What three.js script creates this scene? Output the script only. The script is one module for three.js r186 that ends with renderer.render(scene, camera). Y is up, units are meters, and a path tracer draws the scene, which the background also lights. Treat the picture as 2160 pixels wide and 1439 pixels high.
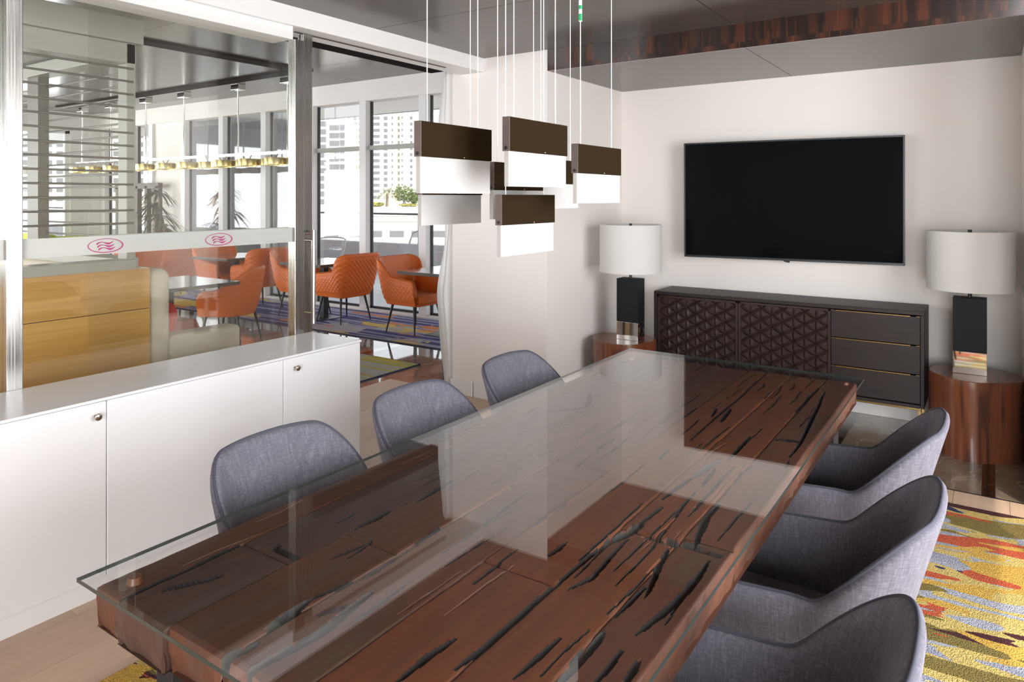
import * as THREE from 'three';
import { RoundedBoxGeometry } from 'three/addons/geometries/RoundedBoxGeometry.js';
import { mergeGeometries, toCreasedNormals } from 'three/addons/utils/BufferGeometryUtils.js';
import { FontLoader } from 'three/addons/loaders/FontLoader.js';
import { TextGeometry } from 'three/addons/geometries/TextGeometry.js';
import { RectAreaLightUniformsLib } from 'three/addons/lights/RectAreaLightUniformsLib.js';

// ---------------------------------------------------------------- camera, sky, sun, daylight, exposure
const scene = new THREE.Scene();
const renderer = new THREE.WebGLRenderer({ antialias: true });
renderer.toneMapping = THREE.LinearToneMapping;
renderer.toneMappingExposure = 1.84;
renderer.shadowMap.enabled = true;
RectAreaLightUniformsLib.init();
const F = 1490.7, CX = 1080, CY = 416.2, TH = 34.24 * Math.PI / 180, EYE = 1.55;
const camera = new THREE.PerspectiveCamera(2 * Math.atan(719.5 / F) * 180 / Math.PI, 2160 / 1439, 0.05, 900);
camera.position.set(0, EYE, 0);
camera.rotation.y = TH;
camera.setViewOffset(2160, 1439, 0, 719.5 - CY, 2160, 1439);          // level camera with a lens shift
scene.add(camera);
scene.background = new THREE.Color(0.90, 0.95, 1.0);
scene.backgroundIntensity = 1.0;
const sun = new THREE.DirectionalLight(0xfff4e4, 2.1);
sun.position.set(14, 30, 22);
sun.target.position.set(-8, 0, -8);
sun.castShadow = true; sun.shadow.mapSize.set(2048, 2048);
Object.assign(sun.shadow.camera, { left: -40, right: 40, top: 40, bottom: -40, near: 1, far: 400 });
scene.add(sun, sun.target);
function daylight(w, h, pos, look, power, color = 0xf9fbff) {           // soft daylight standing in a window opening
  const l = new THREE.RectAreaLight(color, power, w, h);
  l.position.set(...pos); l.lookAt(...look); scene.add(l); return l;
}
daylight(1.3, 1.85, [0.88, 1.42, 2.53], [0.88, 1.42, -5], 13.0);          // window in the wall behind the camera
daylight(2.3, 1.85, [1.63, 1.42, -1.65], [-5, 1.42, -1.65], 7.6);          // window in the right-hand wall
daylight(6.0, 2.2, [-14.2, 1.6, -3.05], [0, 1.6, -3.05], 4.0);          // glazed end of the dining room
daylight(7.0, 2.2, [-8.5, 1.6, 2.6], [-8.5, 1.6, -5], 4.0);             // fill light added at an invented near window, brightens the dining room

// ---------------------------------------------------------------- pixels of the photograph to points of the room
const ray = (px, py) => {
  const cx = (px - CX) / F, cy = -(py - CY) / F;
  return new THREE.Vector3(cx * Math.cos(TH) - Math.sin(TH), cy, -cx * Math.sin(TH) - Math.cos(TH));
};
const onY = (px, py, y) => { const d = ray(px, py); return d.multiplyScalar((y - EYE) / d.y).add(new THREE.Vector3(0, EYE, 0)); };
const onX = (px, py, x) => { const d = ray(px, py); return d.multiplyScalar(x / d.x).add(new THREE.Vector3(0, EYE, 0)); };
const onZ = (px, py, z) => { const d = ray(px, py); return d.multiplyScalar(z / d.z).add(new THREE.Vector3(0, EYE, 0)); };
const atDepth = (px, py, dep) => ray(px, py).multiplyScalar(dep).add(new THREE.Vector3(0, EYE, 0));

// ---------------------------------------------------------------- helpers
let seed = 12345;
const rnd = () => { seed = (Math.imul(seed, 1664525) + 1013904223) >>> 0; return seed / 4294967296; };
const rr = (a, b) => a + (b - a) * rnd();
const clamp = (x, a, b) => Math.min(b, Math.max(a, x));
const lerp = (a, b, t) => a + (b - a) * t;
const smooth = (a, b, x) => { const t = clamp((x - a) / (b - a), 0, 1); return t * t * (3 - 2 * t); };
function h2(i, j, s) { let h = Math.imul(i, 374761393) + Math.imul(j, 668265263) + Math.imul(s, 974634777) | 0; h = Math.imul(h ^ (h >>> 13), 1274126177); return ((h ^ (h >>> 16)) >>> 0) / 4294967296; }
function vn(x, y, s = 0) {
  const i = Math.floor(x), j = Math.floor(y); let u = x - i, v = y - j; u = u * u * (3 - 2 * u); v = v * v * (3 - 2 * v);
  return lerp(lerp(h2(i, j, s), h2(i + 1, j, s), u), lerp(h2(i, j + 1, s), h2(i + 1, j + 1, s), u), v);
}
function vnp(x, y, s, p) {                                              // the same, tiling with period p
  const w = (k) => ((k % p) + p) % p, i = Math.floor(x), j = Math.floor(y); let u = x - i, v = y - j; u = u * u * (3 - 2 * u); v = v * v * (3 - 2 * v);
  return lerp(lerp(h2(w(i), w(j), s), h2(w(i + 1), w(j), s), u), lerp(h2(w(i), w(j + 1), s), h2(w(i + 1), w(j + 1), s), u), v);
}
const fbm = (x, y, s = 0, o = 4) => { let a = 0.5, r = 0, n = 0; for (let k = 0; k < o; k++) { r += a * vn(x, y, s + k * 17); n += a; x *= 2.03; y *= 2.03; a *= 0.5; } return r / n; };
const mix3 = (a, b, t) => [lerp(a[0], b[0], t), lerp(a[1], b[1], t), lerp(a[2], b[2], t)];
function tex(w, h, fn, sx = 1, sy = 1, srgb = true) {                    // fn(u, v) -> 0..255; sx, sy: metres that one tile covers
  const d = new Uint8Array(w * h * 4);
  for (let j = 0, k = 0; j < h; j++) for (let i = 0; i < w; i++, k += 4) { const c = fn(i / w, j / h); d[k] = clamp(c[0], 0, 255); d[k + 1] = clamp(c[1], 0, 255); d[k + 2] = clamp(c[2], 0, 255); d[k + 3] = 255; }
  const t = new THREE.DataTexture(d, w, h); t.wrapS = t.wrapT = THREE.RepeatWrapping; t.magFilter = THREE.LinearFilter; t.minFilter = THREE.LinearMipmapLinearFilter; t.generateMipmaps = true;
  if (srgb) t.colorSpace = THREE.SRGBColorSpace; t.repeat.set(1 / sx, 1 / sy); t.needsUpdate = true; return t;
}
const grey = (v) => [v, v, v];
const std = (o) => new THREE.MeshStandardMaterial(o);
const phys = (o) => new THREE.MeshPhysicalMaterial(o);
const names = {};
function numbered(n) { names[n] = (names[n] ?? -1) + 1; return names[n] ? `${n}_${String(names[n]).padStart(3, '0')}` : n; }
function thing(name, label, category, pos = [0, 0, 0], turn = 0, group) {
  const o = new THREE.Group(); o.name = numbered(name); o.position.set(...pos); o.rotation.y = turn; scene.add(o);
  o.userData = { label, category }; if (group) o.userData.group = group; return o;
}
function part(name, geo, mat, parent, pos, label) {
  const m = new THREE.Mesh(Array.isArray(geo) ? merge(geo) : geo, mat); m.name = name; m.castShadow = m.receiveShadow = true;
  if (pos) m.position.set(...pos); if (label) m.userData.label = label; parent.add(m); return m;
}
function single(name, geo, mat, label, category, pos, group) {
  const m = part(numbered(name), geo, mat, scene, pos); m.userData = { label, category }; if (group) m.userData.group = group; return m;
}
function struct(name, geo, mat, label, category = 'structure') {
  const m = part(numbered(name), geo, mat, scene); m.userData = { kind: 'structure', label, category }; return m;
}
function structGroup(name, label, category) { const g = thing(name, label, category); g.userData.kind = 'structure'; return g; }
const flat = (g) => { const q = g.index ? g.toNonIndexed() : g; for (const k of Object.keys(q.attributes)) if (!['position', 'normal', 'uv'].includes(k)) q.deleteAttribute(k); return q; };
const merge = (list) => mergeGeometries(list.map(flat));
function mUV(g, swap = false, off = [0, 0]) {                            // uv in metres, by the way each face points
  g = flat(g); const p = g.attributes.position, uv = new Float32Array(p.count * 2); const a = new THREE.Vector3(), b = new THREE.Vector3(), c = new THREE.Vector3();
  for (let i = 0; i < p.count; i += 3) {
    a.fromBufferAttribute(p, i); b.fromBufferAttribute(p, i + 1); c.fromBufferAttribute(p, i + 2);
    const n = b.clone().sub(a).cross(c.clone().sub(a)), x = Math.abs(n.x), y = Math.abs(n.y), z = Math.abs(n.z);
    [a, b, c].forEach((q, k) => {
      let u, v; if (y >= x && y >= z) { u = q.x; v = q.z; } else if (x >= z) { u = q.z; v = q.y; } else { u = q.x; v = q.y; }
      if (swap) [u, v] = [v, u]; uv[(i + k) * 2] = u + off[0]; uv[(i + k) * 2 + 1] = v + off[1];
    });
  }
  g.setAttribute('uv', new THREE.BufferAttribute(uv, 2)); return g;
}
function bx(x0, x1, y0, y1, z0, z1, r = 0) {                             // a box between two corners, its edges rounded by r
  const w = Math.abs(x1 - x0), h = Math.abs(y1 - y0), d = Math.abs(z1 - z0);
  const g = r ? new RoundedBoxGeometry(w, h, d, 2, Math.min(r, w / 2.01, h / 2.01, d / 2.01)) : new THREE.BoxGeometry(w, h, d);
  g.translate((x0 + x1) / 2, (y0 + y1) / 2, (z0 + z1) / 2); return mUV(g);
}
const V = (x, y, z) => new THREE.Vector3(x, y, z);
function rod(a, b, r0, r1 = r0, seg = 12) {
  const A = V(...a), B = V(...b), L = A.distanceTo(B), g = new THREE.CylinderGeometry(r1, r0, L, seg); g.translate(0, L / 2, 0);
  g.applyQuaternion(new THREE.Quaternion().setFromUnitVectors(V(0, 1, 0), B.sub(A).normalize())); g.translate(...a); return flat(g);
}
const tube = (pts, r, seg = 40, rad = 6, closed = false) => flat(new THREE.TubeGeometry(new THREE.CatmullRomCurve3(pts.map((p) => (p.isVector3 ? p : V(...p))), closed), seg, r, rad, closed));
const cyl = (r, h, x, y, z, seg = 24, r2 = r) => { const g = new THREE.CylinderGeometry(r2, r, h, seg); g.translate(x, y + h / 2, z); return flat(g); };
function grid(nu, nv, fn, caps = false) {                                // a smooth surface from fn(i, j) -> [x, y, z, u, v]
  const P = [], U = [], I = [];
  for (let i = 0; i <= nu; i++) for (let j = 0; j <= nv; j++) { const q = fn(i, j); P.push(q[0], q[1], q[2]); U.push(q[3], q[4]); }
  for (let i = 0; i < nu; i++) for (let j = 0; j < nv; j++) { const a = i * (nv + 1) + j, b = a + nv + 1; I.push(a, b, a + 1, b, b + 1, a + 1); }
  if (caps) for (const i of [0, nu]) {
    const m = P.length / 3; let c = [0, 0, 0]; for (let j = 0; j <= nv; j++) { const k = (i * (nv + 1) + j) * 3; c = [c[0] + P[k], c[1] + P[k + 1], c[2] + P[k + 2]]; }
    P.push(c[0] / (nv + 1), c[1] / (nv + 1), c[2] / (nv + 1)); U.push(0, 0);
    for (let j = 0; j < nv; j++) { const a = i * (nv + 1) + j; i ? I.push(m, a + 1, a) : I.push(m, a, a + 1); }
  }
  const g = new THREE.BufferGeometry(); g.setAttribute('position', new THREE.Float32BufferAttribute(P, 3)); g.setAttribute('uv', new THREE.Float32BufferAttribute(U, 2)); g.setIndex(I); g.computeVertexNormals(); return g;
}

// ---------------------------------------------------------------- materials
const M = {};
{
  const plaster = tex(256, 256, (u, v) => grey(128 + 40 * (vnp(u * 64, v * 64, 3, 64) - .5) + 30 * (vnp(u * 16, v * 16, 4, 16) - .5)), 0.6, 0.6, false);
  M.wall = std({ color: new THREE.Color().setRGB(0.84, 0.797, 0.757), roughness: 0.75, bumpMap: plaster, bumpScale: 0.0006 });
  M.trim = std({ color: new THREE.Color().setRGB(0.81, 0.795, 0.775), roughness: 0.45 });
  M.white = std({ color: new THREE.Color().setRGB(0.82, 0.82, 0.825), roughness: 0.2 });
  M.whiteFront = std({ color: new THREE.Color().setRGB(0.82, 0.82, 0.825), roughness: 0.35 });
  const veneer = tex(1024, 256, (u, v) => { const g = vnp(u * 8 + 0.4 * vnp(u * 4, v * 8, 9, 4), v * 64, 5, 8), f = vnp(u * 64, v * 256, 7, 64); return mix3([72, 64, 58], [86, 77, 70], 0.6 * g + 0.4 * f); }, 2.4, 0.6);
  M.ceil = phys({ map: veneer, roughness: 0.2, ior: 1.45, specularIntensity: 0.55 });
  const ebony = tex(512, 256, (u, v) => {
    const x = u * 512, w = fbm(u * 9, v * 0.6, 21, 3), s = vnp(u * 128, v * 2, 11, 128), t = .5 * vnp(u * 24, v * 1, 12, 24) + .5 * vnp(u * 80, v * 1, 13, 80), k = Math.pow(vnp(u * 96, v * 3, 14, 96), 9) * 2.2;
    let c = mix3([22, 11, 8], [74, 36, 20], smooth(.35, .8, t * .7 + w * .4)); c = mix3(c, [112, 58, 28], clamp(smooth(.72, .95, s) * .45 + k * .2, 0, 1)); return c;
  }, 1.5, 0.5);
  M.ebony = phys({ map: ebony, roughness: 0.25, clearcoat: 1, clearcoatRoughness: 0.06 });
  M.darkBand = phys({ color: new THREE.Color().setRGB(0.012, 0.008, 0.007), roughness: 0.9, specularIntensity: 0.1 });
  const oak = (a, b, s) => tex(256, 1024, (u, v) => { const g = vnp(u * 32 + .8 * vnp(u * 2, v * 2, s + 3, 2), v * 6, s, 2 ** 12), f = vnp(u * 128, v * 32, s + 1, 128), l = vnp(u * 3, v * 2, s + 2, 64); return mix3(a, b, .45 * g + .25 * f + .3 * l); }, 0.4, 2.2);
  M.oak = [oak([204, 172, 144], [220, 190, 162], 31), oak([198, 167, 141], [214, 184, 155], 41), oak([208, 177, 151], [224, 196, 170], 51)].map((map) => std({ map, roughness: 0.38 }));
  const marble = (a, b, vein, s, n) => tex(512, 512, (u, v) => {
    const w = 2.2 * fbm(u * 3, v * 3, s, 4), k = Math.abs(Math.sin(3.1 * (u * 2.2 + v * 1.3 + w) * n)), q = Math.abs(Math.sin(4.7 * (v * 1.7 - u + 1.4 * fbm(u * 4 + 7, v * 4, s + 9, 3)) * n));
    let c = mix3(a, b, fbm(u * 5, v * 5, s + 5, 4)); c = mix3(c, vein, .8 * Math.pow(1 - k, 7)); return mix3(c, vein, .5 * Math.pow(1 - q, 10));
  }, 0.8, 0.8);
  M.marble = [marble([118, 104, 90], [158, 142, 124], [176, 160, 140], 61, 1), marble([112, 98, 84], [150, 136, 118], [186, 170, 150], 71, 1.2)].map((map) => phys({ map, roughness: 0.12, clearcoat: 1, clearcoatRoughness: 0.04 }));
  M.emperador = phys({ map: marble([18, 14, 10], [34, 27, 18], [140, 108, 52], 81, 1.7), roughness: 0.1, clearcoat: 1, clearcoatRoughness: 0.04 });
  M.lobby = [marble([128, 120, 112], [168, 160, 152], [96, 90, 84], 91, 1), marble([120, 112, 104], [160, 150, 142], [190, 182, 172], 95, .8)].map((map) => phys({ map, roughness: 0.06, clearcoat: 0.5, clearcoatRoughness: 0.02 }));
  M.lobbyDark = phys({ map: marble([24, 22, 22], [40, 36, 34], [110, 100, 90], 97, 1.4), roughness: 0.06, clearcoat: 1, clearcoatRoughness: 0.02 });
  const brush = tex(64, 512, (u, v) => grey(110 + 90 * vnp(u * 64, v * 4, 101, 64)), 0.12, 1.2, false);
  M.steel = std({ color: new THREE.Color().setRGB(0.48, 0.465, 0.44), metalness: 1, roughness: 0.42, roughnessMap: brush });
  M.chrome = std({ color: new THREE.Color().setRGB(0.86, 0.83, 0.79), metalness: 1, roughness: 0.03 });
  M.nickel = std({ color: new THREE.Color().setRGB(0.55, 0.51, 0.45), metalness: 1, roughness: 0.25 });
  M.brass = std({ color: new THREE.Color().setRGB(0.62, 0.50, 0.22), metalness: 1, roughness: 0.28 });
  M.gold = std({ color: new THREE.Color().setRGB(0.78, 0.58, 0.25), metalness: 1, roughness: 0.25 });
  M.black = std({ color: new THREE.Color().setRGB(0.012, 0.012, 0.013), roughness: 0.38 });
  M.blackMetal = std({ color: new THREE.Color().setRGB(0.02, 0.02, 0.023), roughness: 0.45, metalness: 0.2 });
  M.lacquer = phys({ color: new THREE.Color().setRGB(0.014, 0.015, 0.017), roughness: 0.45, specularIntensity: 0.25 });
  M.glass = phys({ color: 0xffffff, roughness: 0.0, transmission: 1, ior: 1.5, thickness: 0 });
  M.tableGlass = phys({ color: 0xffffff, roughness: 0.0, transmission: 1, ior: 1.42, thickness: 0 });
  M.paneGlass = phys({ color: new THREE.Color().setRGB(0.972, 0.978, 0.968), roughness: 0.0, transmission: 1, ior: 1.5, thickness: 0 });
  M.glassEdge = phys({ color: new THREE.Color().setRGB(0.045, 0.055, 0.05), roughness: 0.12, ior: 1.5 });
  M.frost = phys({ color: new THREE.Color().setRGB(0.80, 0.81, 0.78), roughness: 1, transmission: 0.55, thickness: 0 });
  M.acrylic = phys({ color: new THREE.Color().setRGB(0.54, 0.53, 0.515), roughness: 0.9, transmission: 0.4, thickness: 0 });
  M.magenta = std({ color: new THREE.Color().setRGB(0.42, 0.05, 0.16), roughness: 0.6 });
  M.ghost = std({ color: new THREE.Color().setRGB(0.62, 0.42, 0.50), roughness: 0.8 });
  // textiles
  const weave = (a, b, c, s) => tex(512, 512, (u, v) => {
    const x = u * 256, y = v * 256, over = (Math.floor(x) + Math.floor(y)) & 1, wf = vnp(u * 40, v * 256, s, 256), wt = vnp(u * 256, v * 16, s + 1, 256), sl = vnp(u * 64, v * 24, s + 2, 64);
    return mix3(mix3(a, b, over ? wf : wt), c, .35 * smooth(.5, .95, over ? wf * .6 + sl * .4 : wt * .6 + sl * .4));
  }, 0.32, 0.32);
  const weaveBump = tex(256, 256, (u, v) => { const x = u * 128 * Math.PI, y = v * 128 * Math.PI; return grey(128 + 60 * Math.sin(x) * Math.sin(y) + 60 * (vnp(u * 128, v * 128, 7, 128) - .5)); }, 0.16, 0.16, false);
  M.greyFabric = phys({ map: weave([80, 78, 87], [114, 111, 121], [140, 137, 146], 111), roughness: 0.95, bumpMap: weaveBump, bumpScale: 0.0008, sheen: 0.35, sheenRoughness: 0.6, sheenColor: new THREE.Color(0.75, 0.75, 0.82) });
  M.piping = std({ color: new THREE.Color().setRGB(0.055, 0.055, 0.075), roughness: 0.9 });
  const hide = tex(256, 256, (u, v) => grey(128 + 70 * (vnp(u * 64, v * 64, 121, 64) - .5)), 0.2, 0.2, false);
  M.orange = phys({ color: new THREE.Color().setRGB(0.68, 0.145, 0.018), roughness: 0.5, bumpMap: hide, bumpScale: 0.0004 });
  M.orangeSeam = std({ color: new THREE.Color().setRGB(0.50, 0.16, 0.06), roughness: 0.7 });
  M.lime = std({ color: new THREE.Color().setRGB(0.45, 0.55, 0.08), roughness: 0.8 });
  M.beige = std({ map: weave([202, 192, 170], [212, 203, 182], [222, 214, 198], 131), roughness: 0.9 });
  M.red = std({ color: new THREE.Color().setRGB(0.62, 0.08, 0.07), roughness: 0.9 });
  M.shade = phys({ color: new THREE.Color().setRGB(0.86, 0.845, 0.82), roughness: 1, transmission: 0.3, thickness: 0, bumpMap: weaveBump, bumpScale: 0.0004 });
  // woods
  const walnut = (a, b, d, s, fx = 18) => tex(512, 512, (u, v) => {
    const w = .5 * vnp(u * 4, v * 2, s, 4), g = vnp((u + w * .12) * fx * 2, v * 2, s + 1, 4096), r = .5 + .5 * Math.sin(((u + .10 * vnp(u * 3, v * 3, s + 2, 64)) * fx) * 6.283), f = vnp(u * 160, v * 8, s + 3, 160);
    return mix3(mix3(a, b, .5 * g + .3 * r + .2 * f), d, .55 * smooth(.66, .9, g) + .12 * f);
  }, 0.6, 0.6);
  M.stump = phys({ map: walnut([132, 74, 42], [98, 52, 31], [60, 32, 21], 141, 14), roughness: 0.35, clearcoat: 0.3, clearcoatRoughness: 0.1 });
  M.darkOak = std({ map: walnut([33, 23, 23], [41, 29, 28], [25, 18, 18], 151, 22), roughness: 0.5 });
  M.carved = std({ map: walnut([46, 31, 28], [56, 38, 34], [35, 24, 22], 161, 22), roughness: 0.42 });
  M.honey = phys({ map: tex(512, 256, (u, v) => { const g = vnp(u * 4, v * 48, 171, 4096), l = vnp(u * 2, v * 5, 172, 64); return mix3([192, 142, 70], [222, 176, 102], .45 * g + .55 * l); }, 1.6, 0.6), roughness: 0.3, clearcoat: .5, clearcoatRoughness: .15 });
  M.tableTop = phys({ map: walnut([104, 99, 94], [120, 114, 108], [92, 87, 82], 181, 20), roughness: 0.12, clearcoat: 0.8, clearcoatRoughness: 0.08 });
  const slab = (a, b, c, s) => tex(512, 1024, (u, v) => {
    const w = .06 * vnp(u * 2, v * 3, s, 3), g = vnp((u + w) * 64, v * 6, s + 1, 4096), p = fbm(u * 3, v * 5, s + 2, 4), f = vnp(u * 220, v * 24, s + 3, 4096), q = fbm(u * 9 + 3, v * 2.2, s + 7, 3);
    let k = mix3(a, b, clamp(.55 * p + .3 * g + .25 * f, 0, 1)); k = mix3(k, c, smooth(.55, .85, q) * .55); return k;
  }, 0.6, 1.3);
  M.slab = [slab([70, 42, 30], [112, 67, 45], [80, 70, 60], 191), slab([84, 46, 27], [130, 73, 40], [76, 60, 48], 201), slab([60, 42, 34], [92, 64, 50], [90, 84, 78], 211)].map((map) => std({ map, roughness: 0.62, bumpMap: map, bumpScale: 0.0012 }));
  M.crackShade = std({ color: new THREE.Color().setRGB(0.016, 0.014, 0.013), roughness: 0.9 });  // near-black face colour that paints in the shade of deep cracks
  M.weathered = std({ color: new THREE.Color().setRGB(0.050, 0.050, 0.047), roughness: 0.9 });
  M.bronze = phys({ color: new THREE.Color().setRGB(0.016, 0.0095, 0.0038), roughness: 0.6, specularIntensity: 0.06 });
  M.bronzeEnd = std({ color: new THREE.Color().setRGB(0.16, 0.13, 0.12), roughness: 0.4, metalness: 0.6 });
  M.wire = std({ color: new THREE.Color().setRGB(0.80, 0.77, 0.72), roughness: 0.35 });
  M.screenBlack = phys({ color: new THREE.Color().setRGB(0.004, 0.004, 0.005), roughness: 0.08, specularIntensity: 0.1 });
  // rugs
  M.rug = std({ roughness: 1, map: tex(1024, 1536, (u, v) => {
    const x = u * 3.4, z = v * 4.6, sl = z + x * .10, f = (sx, sz, s, o = 3) => fbm(x * sx + .9 * vn(x * 5, sl * 9, s + 40), sl * sz + 1.1 * vn(x * 5, sl * 7, s + 41), s, o);
    const near = smooth(1.0, 2.4, z); let c = [194, 170, 98];
    if (f(2.1, 10, 221) > lerp(.56, .47, near)) c = [160, 163, 173];
    if (f(2.6, 13, 225) > .66) c = [148, 150, 164];
    if (f(2.4, 11, 231) > .60) c = [120, 104, 48];
    if (f(2.2, 11, 241) > lerp(.645, .585, near)) c = [182, 80, 46];
    if (f(3.4, 13, 251) > .765) c = [40, 44, 78];
    if (f(1.5, 14, 261) > .725) c = [62, 18, 22];
    if (f(2.6, 10, 271) > lerp(.68, .63, near)) c = [196, 156, 66];
    const p = .90 + .2 * vn(u * 700, v * 1000, 281); return [c[0] * p, c[1] * p, c[2] * p];
  }, 3.4, 4.6), bumpMap: tex(256, 256, (u, v) => grey(255 * vnp(u * 128, v * 128, 291, 128)), 0.3, 0.3, false), bumpScale: 0.004 });
  const stripe = (A, B, C, D, s) => tex(2048, 512, (u, v) => {
    const x = u * 8, z = v * 2.1, st = vn(x * .8, z * 26 + .5 * vn(x * 3, z * 9, s), s + 1), pa = fbm(x * 1.1, z * 1.6, s + 2, 3), pb = fbm(x * 1.3 + 9, z * 4.2, s + 3, 3), pc = fbm(x * 1.6, z * 7, s + 4, 3);
    let c = st > .5 ? A : B; if (pa > .56) c = mix3(C, B, st * .4); if (pa > .5 && pb > .56) c = D; if (pc > .70) c = [196, 120, 62]; const p = .9 + .2 * vn(u * 1400, v * 400, s + 6); return [c[0] * p, c[1] * p, c[2] * p];
  }, 8, 2.1);
  M.rugBlue = std({ roughness: 1, map: stripe([66, 62, 116], [150, 148, 172], [172, 170, 166], [204, 176, 92], 301) });
  M.rugYellow = std({ roughness: 1, map: stripe([176, 164, 84], [170, 166, 158], [168, 160, 90], [190, 172, 70], 331) });
  M.rugEdge = std({ color: new THREE.Color().setRGB(0.03, 0.03, 0.07), roughness: 1 });
  // outdoors
  M.facade = std({ color: new THREE.Color().setRGB(0.86, 0.84, 0.80), roughness: 0.9 });
  M.facadeOrange = std({ color: new THREE.Color().setRGB(0.84, 0.62, 0.44), roughness: 0.9 });
  M.farGlass = std({ color: new THREE.Color().setRGB(0.20, 0.21, 0.22), roughness: 0.25 });
  M.concrete = std({ color: new THREE.Color().setRGB(0.40, 0.40, 0.41), roughness: 0.85 });
  M.deck = std({ color: new THREE.Color().setRGB(0.42, 0.43, 0.45), roughness: 0.5 });
  M.ground = std({ color: new THREE.Color().setRGB(0.55, 0.52, 0.47), roughness: 1 });
  M.leaf = std({ color: new THREE.Color().setRGB(0.17, 0.24, 0.07), roughness: 0.8, side: THREE.DoubleSide });
  M.palmLeaf = std({ color: new THREE.Color().setRGB(0.42, 0.42, 0.28), roughness: 0.8, side: THREE.DoubleSide });
  M.hedge = std({ color: new THREE.Color().setRGB(0.50, 0.48, 0.14), roughness: 0.9 });
  M.bark = std({ color: new THREE.Color().setRGB(0.28, 0.22, 0.16), roughness: 0.9 });
  M.indoorLeaf = std({ color: new THREE.Color().setRGB(0.035, 0.055, 0.022), roughness: 0.6, side: THREE.DoubleSide });
  M.cord = std({ color: new THREE.Color().setRGB(0.46, 0.45, 0.44), roughness: 0.8 });
  M.slatGrey = std({ color: new THREE.Color().setRGB(0.26, 0.25, 0.22), roughness: 0.35, metalness: 0.5 });
  M.screenPaint = std({ color: new THREE.Color().setRGB(0.42, 0.42, 0.37), roughness: 0.4 });
  M.brownWood = std({ color: new THREE.Color().setRGB(0.075, 0.06, 0.045), roughness: 0.6 });
  M.greyWall = std({ color: new THREE.Color().setRGB(0.20, 0.20, 0.23), roughness: 0.7 });
  M.green = std({ color: new THREE.Color().setRGB(0.02, 0.30, 0.12), roughness: 0.6 });
}

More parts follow.
